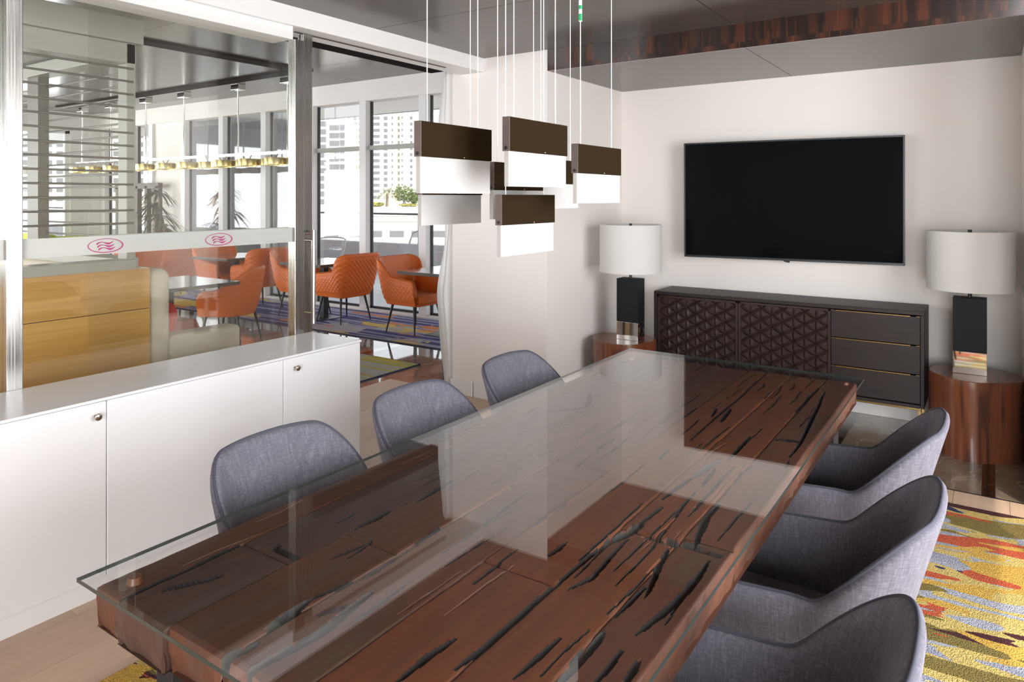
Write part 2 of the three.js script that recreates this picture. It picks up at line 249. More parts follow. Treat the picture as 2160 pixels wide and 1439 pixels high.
// ---------------------------------------------------------------- the setting: meeting room
const CEIL = 2.617, SOF = 2.465, ZT = -5.612, ZP = -4.37, XL = -2.666, XR = 0.153, XG = -3.27, DC = 3.14, ZW = -6.9;
const grooved = (g) => g;
{
  // light oak floor, board by board
  const fl = structGroup('floor', 'light oak plank floor of the meeting room', 'floor');
  part('subfloor', bx(-4.25, 1.75, -0.12, -0.014, -4.40, 2.65), M.concrete, fl);
  let k = 0;
  for (let x = -4.25; x < 1.7; x += 0.24) {
    let z = -4.40, first = rr(0.7, 2.2);
    while (z < 2.6) { const z1 = Math.min(2.65, z + first); first = 2.2; part('plank', mUV(bx(x + .0008, Math.min(1.75, x + 0.24) - .0008, -0.014, 0, z + .0008, z1 - .0008), false, [rr(0, 1), rr(0, 2)]), M.oak[k++ % 3], fl); z = z1; }
  }
  // marble in the television niche, with dark inlay strips
  const mf = structGroup('floor', 'polished brown marble floor with dark inlay strips under the sideboard', 'floor');
  part('screed', bx(XL, XR + .2, -0.12, -0.014, ZT, -4.40), M.concrete, mf);
  const strips = [-2.38, -1.60, -0.82, -0.02];
  let x0 = XL; k = 0;
  for (const s of [...strips, 9]) {
    const x1 = Math.min(XR, s - .03);
    for (const [z0, z1] of [[ZT, -5.0], [-5.0, -4.412]]) part('marble_tile', mUV(bx(x0 + .0006, x1 - .0006, -0.014, 0, z0 + .0006, z1 - .0006), false, [k * .37, k * .21]), M.marble[k++ % 2], mf);
    if (s < 9) part('inlay_strip', mUV(bx(s - .03, s + .03, -0.014, 0, ZT, -4.412), false, [k * .3, 0]), M.emperador, mf, null, 'black marble strip with gold veins');
    x0 = s + .03;
  }
  part('threshold_strip', bx(XL, XR, -0.014, 0.001, -4.412, -4.40), M.black, mf);

  // walls
  struct('wall_front', bx(XL - .05, XR + .05, 0, 2.7, ZT - .14, ZT), M.wall, 'off-white wall behind the television', 'wall');
  struct('wall_left', bx(-3.545, XL, 0, 3.2, ZT - .14, ZP), M.wall, 'white wall pier between the doorway and the television niche', 'wall');
  struct('wall_right', merge([bx(XR, 1.75, 0, 2.75, ZT - .14, ZP), bx(1.6, 1.75, 0, 2.75, ZP, -2.8), bx(1.6, 1.75, 0, .45, -2.8, -.5), bx(1.6, 1.75, 2.4, 2.75, -2.8, -.5), bx(1.6, 1.75, 0, 2.75, -.5, 2.65)]), M.wall, 'off-white wall closing the right side of the niche', 'wall');
  struct('wall_back', merge([bx(-3.4, .2, 0, 2.75, 2.5, 2.65), bx(.2, 1.55, 0, .45, 2.5, 2.65), bx(.2, 1.55, 2.4, 2.75, 2.5, 2.65), bx(1.55, 1.75, 0, 2.75, 2.5, 2.65)]), M.wall, 'off-white wall behind the viewer', 'wall');
  struct('wall_side', bx(-3.42, -3.24, 0, 2.51, .062, 2.5), M.wall, 'off-white wall beyond the glass partition', 'wall');
  for (const [i, f, p] of [[0, [[.2, .26, .45, 2.4, 2.58, 2.64], [1.49, 1.55, .45, 2.4, 2.58, 2.64], [.26, 1.49, .45, .51, 2.58, 2.64], [.26, 1.49, 2.34, 2.4, 2.58, 2.64]], [.26, 1.49, .51, 2.34, 2.605, 2.611]],
    [1, [[1.67, 1.73, .45, 2.4, -2.8, -2.74], [1.67, 1.73, .45, 2.4, -.56, -.5], [1.67, 1.73, .45, .51, -2.74, -.56], [1.67, 1.73, 2.34, 2.4, -2.74, -.56], [1.67, 1.73, .51, 2.34, -1.67, -1.63]], [1.695, 1.701, .51, 2.34, -2.74, -.56]]]) {
    const w = structGroup('window_' + (i + 1), i ? 'wide window in the right-hand wall' : 'wide window in the wall behind the viewer', 'window');
    part('window_frame', f.map((b) => bx(...b)), M.trim, w); part('pane', bx(...p), M.glass, w);
  }
  // baseboards
  struct('baseboard_left', merge([bx(-3.555, -3.34, 0, .115, ZP, ZP + .016, .004), bx(-3.325, XL, 0, .115, ZP, ZP + .016, .004), bx(XL, XL + .014, 0, .115, ZT, ZP, .004)]), M.trim, 'white baseboard along the pier', 'baseboard');
  struct('baseboard_front', bx(XL, XR, 0, .115, ZT, ZT + .016, .004), M.trim, 'white baseboard under the television wall', 'baseboard');

  // ceiling: glossy grey-brown veneer panels with open joints
  const ce = structGroup('ceiling', 'glossy grey-brown veneer ceiling panels', 'ceiling');
  part('backing', bx(-3.24, 1.75, CEIL + .02, CEIL + .1, ZP, 2.65), M.concrete, ce);
  const sx = [-3.236, -1.325, .9, 1.7], sz = [ZP, -3.215, -.8, 1.2, 2.6];
  for (let i = 0; i < 3; i++) for (let j = 0; j < 4; j++) part('ceiling_panel', mUV(bx(sx[i] + .003, sx[i + 1] - .003, CEIL, CEIL + .02, sz[j] + .003, sz[j + 1] - .003), false, [i * .7, j * .37]), M.ceil, ce);
  const so = structGroup('ceiling', 'lowered grey-brown ceiling over the television wall with a striped ebony front', 'ceiling');
  part('backing', bx(XL, XR, SOF + .02, 2.70, ZT, ZP - .012), M.concrete, so);
  for (const [a, b] of [[XL, -1.254], [-1.254, XR]]) {
    part('soffit_panel', mUV(bx(a + .002, b - .002, SOF, SOF + .02, ZT, ZP - .014), false, [a, 0]), M.ceil, so);
    part('fascia_panel', mUV(bx(a + .002, b - .002, SOF, CEIL, ZP - .012, ZP), false, [a * .7, 0]), M.ebony, so, null, 'dark ebony fascia with orange streaks');
  }
  // the beam over the glass partition
  struct('trim_1', merge([bx(-3.47, -3.233, 2.512, DC + .1, -4.37, 2.5, .004), bx(-3.44, XG + .006, 2.44, 2.515, -2.60, .06)]), M.trim, 'white beam above the glass partition and doorway', 'beam');
  struct('trim_2', bx(-3.36, -3.345, 2.508, 2.514, -4.05, -2.68), M.black, 'dark sliding door track slot under the white beam', 'track');
}
// wavy white edge board standing in the doorway
{
  const L = [[933, 126], [935, 150], [930.6, 198], [924.7, 257], [924, 300], [927, 370], [932, 434], [938, 469], [937, 520], [926, 580], [922, 617], [925, 671], [929, 731], [937, 797], [938, 808]].map((p) => onZ(...p, -4.42));
  const R = [[946, 126], [947, 160], [947, 200], [944, 257], [941, 310], [945, 380], [952, 434], [954, 475], [950, 520], [945, 580], [941, 617], [945, 671], [950, 731], [953, 797], [953, 808]].map((p) => onZ(...p, -4.42));
  L[0].y = R[0].y = 2.51; L[14].y = R[14].y = 0.0;
  const curve = (A) => new THREE.CatmullRomCurve3(A).getPoints(80), a = curve(L), b = curve(R), back = -3.55;
  const g = grid(80, 4, (i, j) => { const p = a[i], q = b[i], y = p.y; return [[p.x, y, -4.50, 0, y], [p.x, y, -4.42, .08, y], [q.x, y, -4.375, .2, y], [q.x + .006, y, -4.40, .22, y], [back, y, -4.42, .3, y]][j]; });
  single('wavy_door_board', g, M.trim, 'white wavy edged board standing against the pier in the doorway', 'panel');
}

// ---------------------------------------------------------------- glass partition: posts, fixed panes, sliding door
{
  const box = (z0, z1, d = .05) => bx(XG - d / 2, XG + d / 2, 0, 2.44, z0, z1, .004);
  single('steel_post', box(-2.66, -2.595, .06), M.steel, 'brushed steel post where the fixed glass meets the sliding door', 'post');
  single('steel_post', box(-1.25, -1.19, .06), M.steel, 'brushed steel post between two fixed glass panes above the cabinet', 'post');
  const ellipse = (z, y, ghost) => {
    const out = new THREE.Shape(); out.absellipse(0, 0, .077, .032, 0, Math.PI * 2, false); const hole = new THREE.Path(); hole.absellipse(-.001, .0005, .0715, .0285, 0, Math.PI * 2, true); out.holes.push(hole);
    const list = [new THREE.ExtrudeGeometry(out, { depth: .0006, bevelEnabled: false, curveSegments: 48 })];
    for (let k = -1; k <= 1; k++) {
      const s = new THREE.Shape(), N = 24, up = [], dn = [];
      for (let i = 0; i <= N; i++) { const t = i / N, x = lerp(-.036, .036, t) + k * -.004, yy = k * .0125 + .006 * Math.sin(t * Math.PI * 2) + .010 * (t - .5), w = .0038 * (0.75 + .35 * Math.cos(t * 9)); up.push([x, yy + w]); dn.push([x, yy - w]); }
      s.moveTo(...up[0]); up.slice(1).forEach((p) => s.lineTo(...p)); dn.reverse().forEach((p) => s.lineTo(...p)); s.closePath();
      list.push(new THREE.ExtrudeGeometry(s, { depth: .0006, bevelEnabled: false }));
    }
    const g = merge(list); g.rotateY(Math.PI / 2); g.translate(ghost ? -3.352 + .0075 : XG + .0078, y, z); return g;
  };
  const pane = (z0, z1, logos, label) => {
    const t = thing('glazed_partition', label, 'glass', [0, 0, 0]);
    part('pane', bx(XG - .005, XG + .005, 0.02, 2.45, z0, z1), M.paneGlass, t);
    part('frosted_band', bx(XG + .0055, XG + .0075, 1.298, 1.379, z0, z1), M.frost, t, null, 'frosted white strip');
    for (const z of logos) part('emblem', ellipse(z, 1.335), M.magenta, t, null, 'magenta oval emblem with three wavy stripes');
    return t;
  };
  pane(-2.595, -1.25, [-1.582, -2.138], 'fixed clear glass pane with a frosted band and two magenta emblems');
  pane(-1.19, .0, [], 'fixed clear glass pane beyond the steel post, frosted band without emblem');
  single('steel_post', box(0, .06, .06), M.steel, 'brushed steel post closing the glass partition at the wall', 'post');
  // the sliding door, pushed open behind the fixed pane
  const d = thing('sliding_door', 'frameless glass sliding door with a steel edge stile and a long bar handle', 'door', [0, 0, 0]);
  part('pane', bx(-3.357, -3.347, .02, 2.50, -2.72, -1.55), M.paneGlass, d);
  part('stile', bx(-3.375, -3.325, .02, 2.505, -2.79, -2.72, .004), M.steel, d);
  part('frosted_band', bx(-3.3465, -3.345, 1.298, 1.379, -2.72, -1.55), M.frost, d, null, 'frosted white strip');
  for (const z of [-1.76, -2.33]) part('emblem', ellipse(z, 1.335, true), M.ghost, d, null, 'pale magenta oval emblem');
  const h = part('handle', merge([rod([-3.245, .82, -2.73], [-3.245, 1.36, -2.73], .0125, .0125, 20)]), M.steel, d, null, 'long round bar handle');
  for (const y of [.88, 1.30]) part('standoff', rod([-3.33, y, -2.73], [-3.25, y, -2.73], .009, .009, 14), M.steel, h);
  const font = await new FontLoader().loadAsync('fonts/droid/droid_sans_bold.typeface.json');
  const tg = new TextGeometry('SLIDE', { font, size: .012, depth: .0006, curveSegments: 3 }); tg.computeBoundingBox(); tg.rotateY(Math.PI / 2); tg.translate(-3.3249, 1.345, -2.725);
  part('lettering', tg, M.black, d, null, 'small black word SLIDE');
  part('arrow', [bx(-3.3248, -3.3240, 1.330, 1.333, -2.785, -2.735), bx(-3.3248, -3.3240, 1.326, 1.337, -2.786, -2.780)], std({ color: 0x8c1420, roughness: .6 }), d, null, 'small red arrow');
}

// ---------------------------------------------------------------- the setting: dining room beyond the glass
{
  const fl = structGroup('floor', 'polished grey-beige marble floor of the dining room', 'floor');
  part('screed', bx(-14.3, -4.25, -.12, -.014, ZW - .1, 2.65), M.concrete, fl);
  part('screed', bx(-4.25, -3.3, -.12, -.014, ZW - .1, -4.40), M.concrete, fl);
  let k = 0; const X = [-3.3, -4.25]; for (let x = -4.25 - .86; x > -14.2; x -= .86) X.push(x - 0); X.push(-14.3);
  for (let i = 0; i < X.length - 1; i++) for (let z = ZW - .1; z < 2.6; z += .86) {
    const z1 = Math.min(z + .86, 2.65), zz = i === 0 ? Math.min(z1, -4.40) : z1; if (i === 0 && z >= -4.40) continue;
    const wide = i % 3 === 2;
    part('marble_tile', mUV(bx(X[i + 1] + .0007, X[i] - (wide ? .10 : .0007), -.014, 0, z + .0007, zz - .0007), false, [k * .37, k * .53]), M.lobby[(k++ * 7 + i) % 2], fl);
    if (wide) part('inlay_strip', mUV(bx(X[i] - .0993, X[i] - .0007, -.014, 0, z + .0007, zz - .0007), false, [k * .3, 0]), M.lobbyDark, fl);
  }
  const ce = structGroup('ceiling', 'glossy dark ceiling panels of the dining room with dark wood bands', 'ceiling');
  part('backing', bx(-14.3, -3.3, DC + .02, DC + .12, ZW - .1, 2.65), M.concrete, ce);
  const sx = [-14.3, -11.6, -9.3, -7.13, -5.7, -3.3], sz = [ZW, -5.8, -3.6, -1.4, .8, 2.65];
  for (let i = 0; i < 5; i++) for (let j = 0; j < 5; j++) part('ceiling_panel', mUV(bx(sx[i] + .003, sx[i + 1] - .003, DC, DC + .02, sz[j] + .003, sz[j + 1] - .003), false, [i * .7, j * .37]), M.ceil, ce);
  part('wood_band', bx(-5.885, -5.50, DC - .02, DC, -6.85, 2), M.darkBand, ce, null, 'dark ebony band');
  part('wood_band', bx(-7.24, -7.02, DC - .02, DC, -5.9, 1), M.darkBand, ce, null, 'dark ebony band');
  part('wood_band', bx(-13.5, -7.24, DC - .02, DC, -5.9, -5.70), M.darkBand, ce, null, 'dark ebony band');
  struct('wall_dining_end', merge([bx(-14.45, -14.3, 0, .4, ZW, 2.65), bx(-14.45, -14.3, 2.8, 3.3, ZW, 2.65), bx(-14.45, -14.3, .4, 2.8, .2, 2.65), bx(-14.45, -14.3, .4, 2.8, ZW, -6.3)]), M.trim, 'white end wall of the dining room around a wide window', 'wall');
  struct('wall_dining_near', merge([bx(-14.45, -12.1, 0, 3.3, 2.65, 2.8), bx(-12.1, -4.9, 0, .4, 2.65, 2.8), bx(-12.1, -4.9, 2.8, 3.3, 2.65, 2.8), bx(-4.9, -3.42, 0, 3.3, 2.65, 2.8)]), M.wall, 'plain wall with an added window opening at the near end of the dining room', 'wall');
  const w4 = structGroup('window_4', 'added unseen window at the near end, to brighten the dining room', 'window');  // window added out of view to carry the dining room fill light
  part('window_frame', [bx(-12.1, -12.02, .4, 2.8, 2.69, 2.77), bx(-4.98, -4.9, .4, 2.8, 2.69, 2.77), bx(-12.02, -4.98, .4, .46, 2.69, 2.77), bx(-12.02, -4.98, 2.74, 2.8, 2.69, 2.77), bx(-8.54, -8.46, .46, 2.74, 2.69, 2.77)], M.trim, w4); part('pane', bx(-12.02, -4.98, .46, 2.74, 2.727, 2.733), M.glass, w4);
  struct('wall_dining_side', bx(-3.5, -3.35, 0, 3.3, ZW - .1, ZT - .14), M.wall, 'plain wall beside the dining tables', 'wall');
  // window wall
  const ww = structGroup('wall_window', 'white framed glass wall of the dining room with tall mullions', 'glass wall');
  part('header', bx(-14.3, -3.3, 2.862, DC + .1, ZW - .12, ZW + .08), M.wall, ww);
  part('curb', bx(-14.3, -3.3, 0, .035, ZW - .12, ZW + .03), M.trim, ww);
  const mu = [-3.88, -4.96, -6.04, -7.12, -8.2, -9.28, -10.38, -11.47, -12.5, -13.15, -14.2];
  part('pier', bx(-12.5, -11.53, 0, 2.862, ZW - .10, ZW + .02), M.wall, ww, null, 'plain beige wall pier');
  mu.forEach((x, i) => {
    const m = part('mullion', bx(x - .062, x + .062, .035, 2.862, ZW - .08, ZW + .07, .004), M.trim, ww);
    part('gasket', bx(x + .062, x + .078, .035, 2.862, ZW - .06, ZW - .02), M.black, m);
    if (i && i < 5) part('transom', bx(mu[i] + .062, mu[i - 1] - .062, 2.195, 2.255, ZW - .06, ZW + .02), M.screenPaint, ww, null, 'grey-brown horizontal glazing bar');
    if (i && x !== -12.5) part('window_pane', bx(mu[i] + .06, mu[i - 1] - .06, .035, 2.862, ZW - .043, ZW - .037), M.glass, ww);
    if (i && i < 7) part('bottom_rail', bx(mu[i] + .062, mu[i - 1] - .062, .035, .065, ZW - .06, ZW - .02), M.black, ww);
  });
  const w3 = structGroup('window_3', 'wide window in the end wall of the dining room', 'window');
  part('window_frame', [bx(-14.42, -14.34, .4, 2.8, -3.1, -3.0), bx(-14.42, -14.34, .4, .46, -6.3, .2), bx(-14.42, -14.34, 2.74, 2.8, -6.3, .2), bx(-14.42, -14.34, .4, 2.8, -6.3, -6.22), bx(-14.42, -14.34, .4, 2.8, .12, .2)], M.trim, w3);
  part('pane', bx(-14.385, -14.379, .46, 2.74, -6.22, .12), M.glass, w3);
}

// ---------------------------------------------------------------- white low cabinets under the glass partition
{
  const xf = -2.83, xb = XG + .032, knob = (z) => {
    const pts = [[0, 0], [.006, 0], [.006, .012], [.0105, .016], [.0135, .022], [.0135, .026], [.011, .029], [0, .030]].map((p) => new THREE.Vector2(...p));
    const g = new THREE.LatheGeometry(pts, 24); g.rotateZ(-Math.PI / 2); g.translate(xf, .715, z); return flat(g);
  };
  const unit = (z0, z1, kz, label) => {
    const t = thing('white_cabinet', label, 'cabinet', [0, 0, 0]);
    part('carcass', bx(xb, xf - .02, .09, .764, z1, z0), M.whiteFront, t);
    part('plinth', bx(xb, xf - .035, 0, .09, z1, z0), M.whiteFront, t);
    const d = part(kz ? 'door' : 'front_panel', bx(xf - .019, xf, .088, .7645, z1 + .0015, z0 - .0015, .003), M.whiteFront, t);
    if (kz) part('knob', knob(kz), M.nickel, d, null, 'round brushed nickel knob');
  };
  unit(-.45, -1.376, -1.334, 'white low cabinet with a nickel knob beside the steel post on its door corner');
  unit(-1.376, -2.198, null, 'white low cabinet with a plain front and no knob');
  unit(-2.198, -2.70, -2.266, 'white low cabinet with a nickel knob at the end by the doorway');
  single('white_worktop', bx(xb, xf + .001, .766, .778, -2.708, -.45, .0025), M.white, 'glossy white worktop running along the low cabinets', 'worktop');
}

// ---------------------------------------------------------------- rug of the meeting room
{
  const t = thing('patterned_rug', 'hand-tufted rug with yellow, orange, olive and grey brushstrokes under the table', 'rug', [0, 0, 0]);
  part('pile', mUV(bx(-2.34, .98, .004, .018, -4.17, .38, .006), false, [2.4, 4.17]), M.rug, t);
  part('backing', bx(-2.335, .975, 0.0005, .004, -4.165, .375), M.beige, t);
}

// ---------------------------------------------------------------- reclaimed timber table
const TT = .753, TB = .668;
{
  const px = (list, w, d) => ({ pts: list.map((p) => { const q = onY(p[0], p[1], TT); return [q.x, q.z]; }), w, d });
  const C = [
    px([[234, 1274], [382, 1207], [500, 1150]], .010, .022), px([[345, 1244], [420, 1226], [467, 1215]], .009, .025), px([[571, 1150], [600, 1168], [630, 1185]], .010, .012),
    px([[752, 1115], [790, 1098], [823, 1078]], .012, .02), px([[564, 1330], [600, 1304], [653, 1267]], .016, .03), px([[653, 1267], [790, 1207], [927, 1115]], .006, .02),
    px([[453, 1400], [500, 1378], [549, 1355]], .014, .03), px([[497, 1431], [590, 1382], [678, 1333], [786, 1244]], .017, .028), px([[667, 1297], [727, 1278]], .007, .01),
    px([[838, 1439], [900, 1388], [960, 1348]], .010, .02), px([[960, 1411], [1034, 1355], [1123, 1274], [1175, 1233]], .009, .026), px([[1178, 1230], [1256, 1163], [1293, 1141]], .007, .02),
    px([[1275, 1145], [1320, 1125], [1355, 1106]], .020, .03), px([[1340, 1112], [1397, 1070]], .007, .018), px([[1200, 1241], [1249, 1218], [1323, 1137]], .007, .018),
    px([[1341, 1128], [1390, 1140], [1440, 1148], [1530, 1174]], .014, .014), px([[1467, 1148], [1490, 1093], [1519, 1063]], .013, .02), px([[1345, 1335], [1423, 1274], [1471, 1222], [1497, 1181]], .011, .028),
    px([[1301, 1300], [1360, 1237]], .006, .014), px([[1360, 1260], [1410, 1155]], .008, .012), px([[1178, 1437], [1230, 1380], [1275, 1333]], .016, .02), px([[1090, 1426], [1182, 1344]], .008, .012), px([[1255, 1439], [1310, 1370]], .007, .014), px([[1320, 1439], [1345, 1395]], .008, .016),
    px([[1156, 1174], [1193, 1148]], .008, .02), px([[1397, 1054], [1430, 1030], [1462, 1008]], .008, .022), px([[1462, 1008], [1494, 985], [1522, 971]], .018, .022), px([[1480, 1026], [1508, 990]], .007, .016),
    px([[1536, 971], [1582, 920]], .008, .022), px([[1665, 966], [1689, 934], [1716, 878], [1740, 827]], .008, .028), px([[1679, 869], [1726, 818]], .007, .02), px([[1522, 892], [1540, 864]], .010, .024),
    px([[1457, 929], [1508, 883], [1564, 836], [1619, 786]], .006, .018), px([[1258, 950], [1295, 924]], .009, .02), px([[1632, 928], [1660, 930], [1685, 934]], .010, .012), px([[1156, 869], [1235, 860]], .012, .012), px([[1236, 862], [1245, 830]], .012, .02),
    px([[880, 1060], [960, 1010]], .010, .012), px([[1390, 970], [1410, 950]], .007, .014), px([[1000, 1230], [1090, 1160]], .004, .012), px([[1020, 1105], [1110, 1040]], .004, .010), px([[700, 1180], [780, 1145]], .004, .01), px([[1500, 880], [1512, 862]], .006, .014),
  ];
  for (let k = 0; k < 110; k++) { const x = rr(-1.5, -.5), z = rr(-3.3, -.75), l = rr(.05, .35), w = rr(.0014, .0034); C.push({ pts: [[x, z], [x + rr(-.006, .006), z - l / 2], [x + rr(-.01, .01), z - l]], w, d: rr(.002, .008) }); }
  const B = C.map((c) => { const xs = c.pts.map((p) => p[0]), zs = c.pts.map((p) => p[1]); let L = 0; const seg = []; for (let i = 1; i < c.pts.length; i++) { const dx = c.pts[i][0] - c.pts[i - 1][0], dz = c.pts[i][1] - c.pts[i - 1][1], l = Math.hypot(dx, dz); seg.push([c.pts[i - 1][0], c.pts[i - 1][1], dx, dz, l, L]); L += l; } return { ...c, seg, L, b: [Math.min(...xs) - .03, Math.max(...xs) + .03, Math.min(...zs) - .03, Math.max(...zs) + .03] }; });
  let kind = 0;
  const depth = (x, z) => {
    let r = 0; kind = 0; const xj = x + .004 * (vn(x * 20, z * 9, 5) - .5) + .0016 * (vn(x * 60, z * 34, 6) - .5), zj = z;
    for (const c of B) {
      if (xj < c.b[0] || xj > c.b[1] || zj < c.b[2] || zj > c.b[3]) continue;
      for (const [ax, az, dx, dz, l, s0] of c.seg) {
        const t = clamp(((xj - ax) * dx + (zj - az) * dz) / (l * l), 0, 1), dd = Math.hypot(xj - ax - t * dx, zj - az - t * dz), s = (s0 + t * l) / c.L;
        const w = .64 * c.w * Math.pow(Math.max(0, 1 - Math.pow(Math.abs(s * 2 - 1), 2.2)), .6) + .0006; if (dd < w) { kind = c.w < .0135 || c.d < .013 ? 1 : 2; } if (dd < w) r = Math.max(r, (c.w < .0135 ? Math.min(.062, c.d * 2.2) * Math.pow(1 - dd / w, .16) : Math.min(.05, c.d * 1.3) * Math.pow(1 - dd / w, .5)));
      }
    }
    return r;
  };
  const t = thing('timber_table', 'long conference table of cracked reclaimed brown timber on black steel legs', 'table', [0, 0, 0]);
  const xs = [-1.525, -1.43, -1.265, -1.10, -.925, -.742, -.60, -.483], ends = [[-3.27, -.722], [-3.30, -.715], [-3.315, -.728], [-3.30, -.735], [-3.318, -.722], [-3.325, -.728], [-3.335, -.718]];
  const cuts = [[-2.80], [-1.0], [-1.16, -2.5], [-1.85], [-1.25], [-1.56, -2.3], [-1.6]];
  let n = 0;
  xs.slice(0, 7).forEach((xa, i) => {
    const xb = xs[i + 1], zz = [ends[i][1], ...cuts[i], ends[i][0]];
    for (let q = 0; q < zz.length - 1; q++) {
      const z1 = zz[q], z0 = zz[q + 1], nx = Math.max(8, Math.round((xb - xa) / .0026)), nz = Math.round((z1 - z0) / .010), lift = rr(-.002, .0015), tilt = rr(-.012, .012), sd = n * 13;
      const edge = (x, z) => { const a = Math.min(x - xa, xb - x, z - z0, z1 - z), r = .004 + .006 * vn(x * 25, z * 25, sd); return a < r ? .005 * Math.pow(1 - a / r, 2) : 0; };
      const top = (i2, j2) => { const x = lerp(xa, xb, i2 / nx), z = lerp(z0, z1, j2 / nz); return [x, z, TT + lift + tilt * (x - (xa + xb) / 2) * .4 + .0018 * (fbm(x * 9, z * 4, sd, 3) - .5) - edge(x, z) - depth(x, z)]; };
      const rough = (x, z, y) => .004 * (vn(x * 30 + y * 40, z * 30 + y * 25, sd + 3) - .5) + .0012;
      const P = [], U = [], I = []; const row = nz + 1, dp = [], kd = [], I1 = [], I2 = [];
      for (let a = 0; a <= nx; a++) for (let b = 0; b <= nz; b++) { const [x, z, y] = top(a, b); dp.push(depth(x, z)); kd.push(kind); const ex = a === 0 ? .001 : a === nx ? -.001 : 0; P.push(x + ex, y, z); U.push(x + n * .31, z + n * .47); }
      for (let a = 0; a < nx; a++) for (let b = 0; b < nz; b++) { const k = a * row + b, q4 = [k, k + 1, k + row, k + row + 1], mx = Math.max(...q4.map((m) => dp[m])), kk = Math.max(...q4.map((m) => kd[m])), T3 = mx > .0075 && kk ? (kk === 1 ? I1 : I2) : I; T3.push(k, k + 1, k + row, k + row, k + 1, k + row + 1); }  // deep narrow cracks take the painted shade, wide grooves the weathered grey
      const wall = (idx, ox, oz) => {                                      // a side, from the top edge down to the underside
        const base = P.length / 3, lv = 4;
        idx.forEach((k, m) => { const x = P[k * 3], y = P[k * 3 + 1], z = P[k * 3 + 2]; for (let l = 0; l <= lv; l++) { const f = l / lv, yy = lerp(y, TB, f), rg = l ? 2.2 * rough(x, z, yy) - .01 * f * f : 0; P.push(x + ox * rg, yy, z + oz * rg); U.push((ox ? z : x) + n, yy + n * .3); } });
        for (let m = 0; m < idx.length - 1; m++) for (let l = 0; l < lv; l++) { const k = base + m * (lv + 1) + l; I.push(k, k + 1, k + lv + 1, k + lv + 1, k + 1, k + lv + 2); }
      };
      const A = [...Array(nx + 1).keys()], Bz = [...Array(nz + 1).keys()];
      wall(A.map((a) => a * row + nz), 0, 1); wall(A.map((a) => a * row).reverse(), 0, -1); wall(Bz.map((b) => nx * row + b).reverse(), 1, 0); wall(Bz.map((b) => b), -1, 0);
      const b0 = P.length / 3; [[xa, z0], [xb, z0], [xb, z1], [xa, z1]].forEach(([x, z]) => { P.push(x, TB, z); U.push(x, z); }); I.push(b0, b0 + 1, b0 + 2, b0, b0 + 2, b0 + 3);
      const g = new THREE.BufferGeometry(); g.setAttribute('position', new THREE.Float32BufferAttribute(P, 3)); g.setAttribute('uv', new THREE.Float32BufferAttribute(U, 2)); g.setIndex([...I, ...I1, ...I2]);
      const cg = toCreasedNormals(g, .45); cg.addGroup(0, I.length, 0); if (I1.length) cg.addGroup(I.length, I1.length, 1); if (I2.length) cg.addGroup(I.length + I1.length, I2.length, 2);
      part('plank', cg, [M.slab[[0, 2, 0, 0, 1, 1, 0][i]], M.crackShade, M.weathered], t); n++;
    }
  });
  for (const z of [-3.20, -.86]) {
    const f = part('leg_frame', [bx(-1.46, -.54, .628, .668, z - .05, z + .05, .004)], M.blackMetal, t);
    for (const x of [-1.43, -.57]) part('leg', bx(x - .03, x + .03, .018, .63, z - .05, z + .05, .004), M.blackMetal, f);
  }
  for (const [x, z] of [[-1.47, -.77], [-.52, -3.28], [-1.47, -3.2], [-.53, -.78]]) part('glass_spacer', new THREE.CylinderGeometry(.013, .016, .016, 20).translate(x, TT + .004, z), M.stump, t, null, 'small round wooden spacer under the glass');
  const gt = thing('glass_table_top', 'clear glass sheet lying on spacers above the timber table', 'glass', [0, 0, 0]);
  const gx = [-1.541, -.455], gz = [-3.345, -.690];
  part('sheet', bx(gx[0] + .0006, gx[1] - .0006, .767, .775, gz[0] + .0006, gz[1] - .0006), M.tableGlass, gt);
  part('polished_edge', [bx(gx[0], gx[0] + .0006, 0.767, .775, ...gz), bx(gx[1] - .0006, gx[1], 0.767, .775, ...gz), bx(...gx, 0.767, .775, gz[0], gz[0] + .0006), bx(...gx, 0.767, .775, gz[1] - .0006, gz[1])], M.glassEdge, gt, null, 'green tinted polished edge');
}

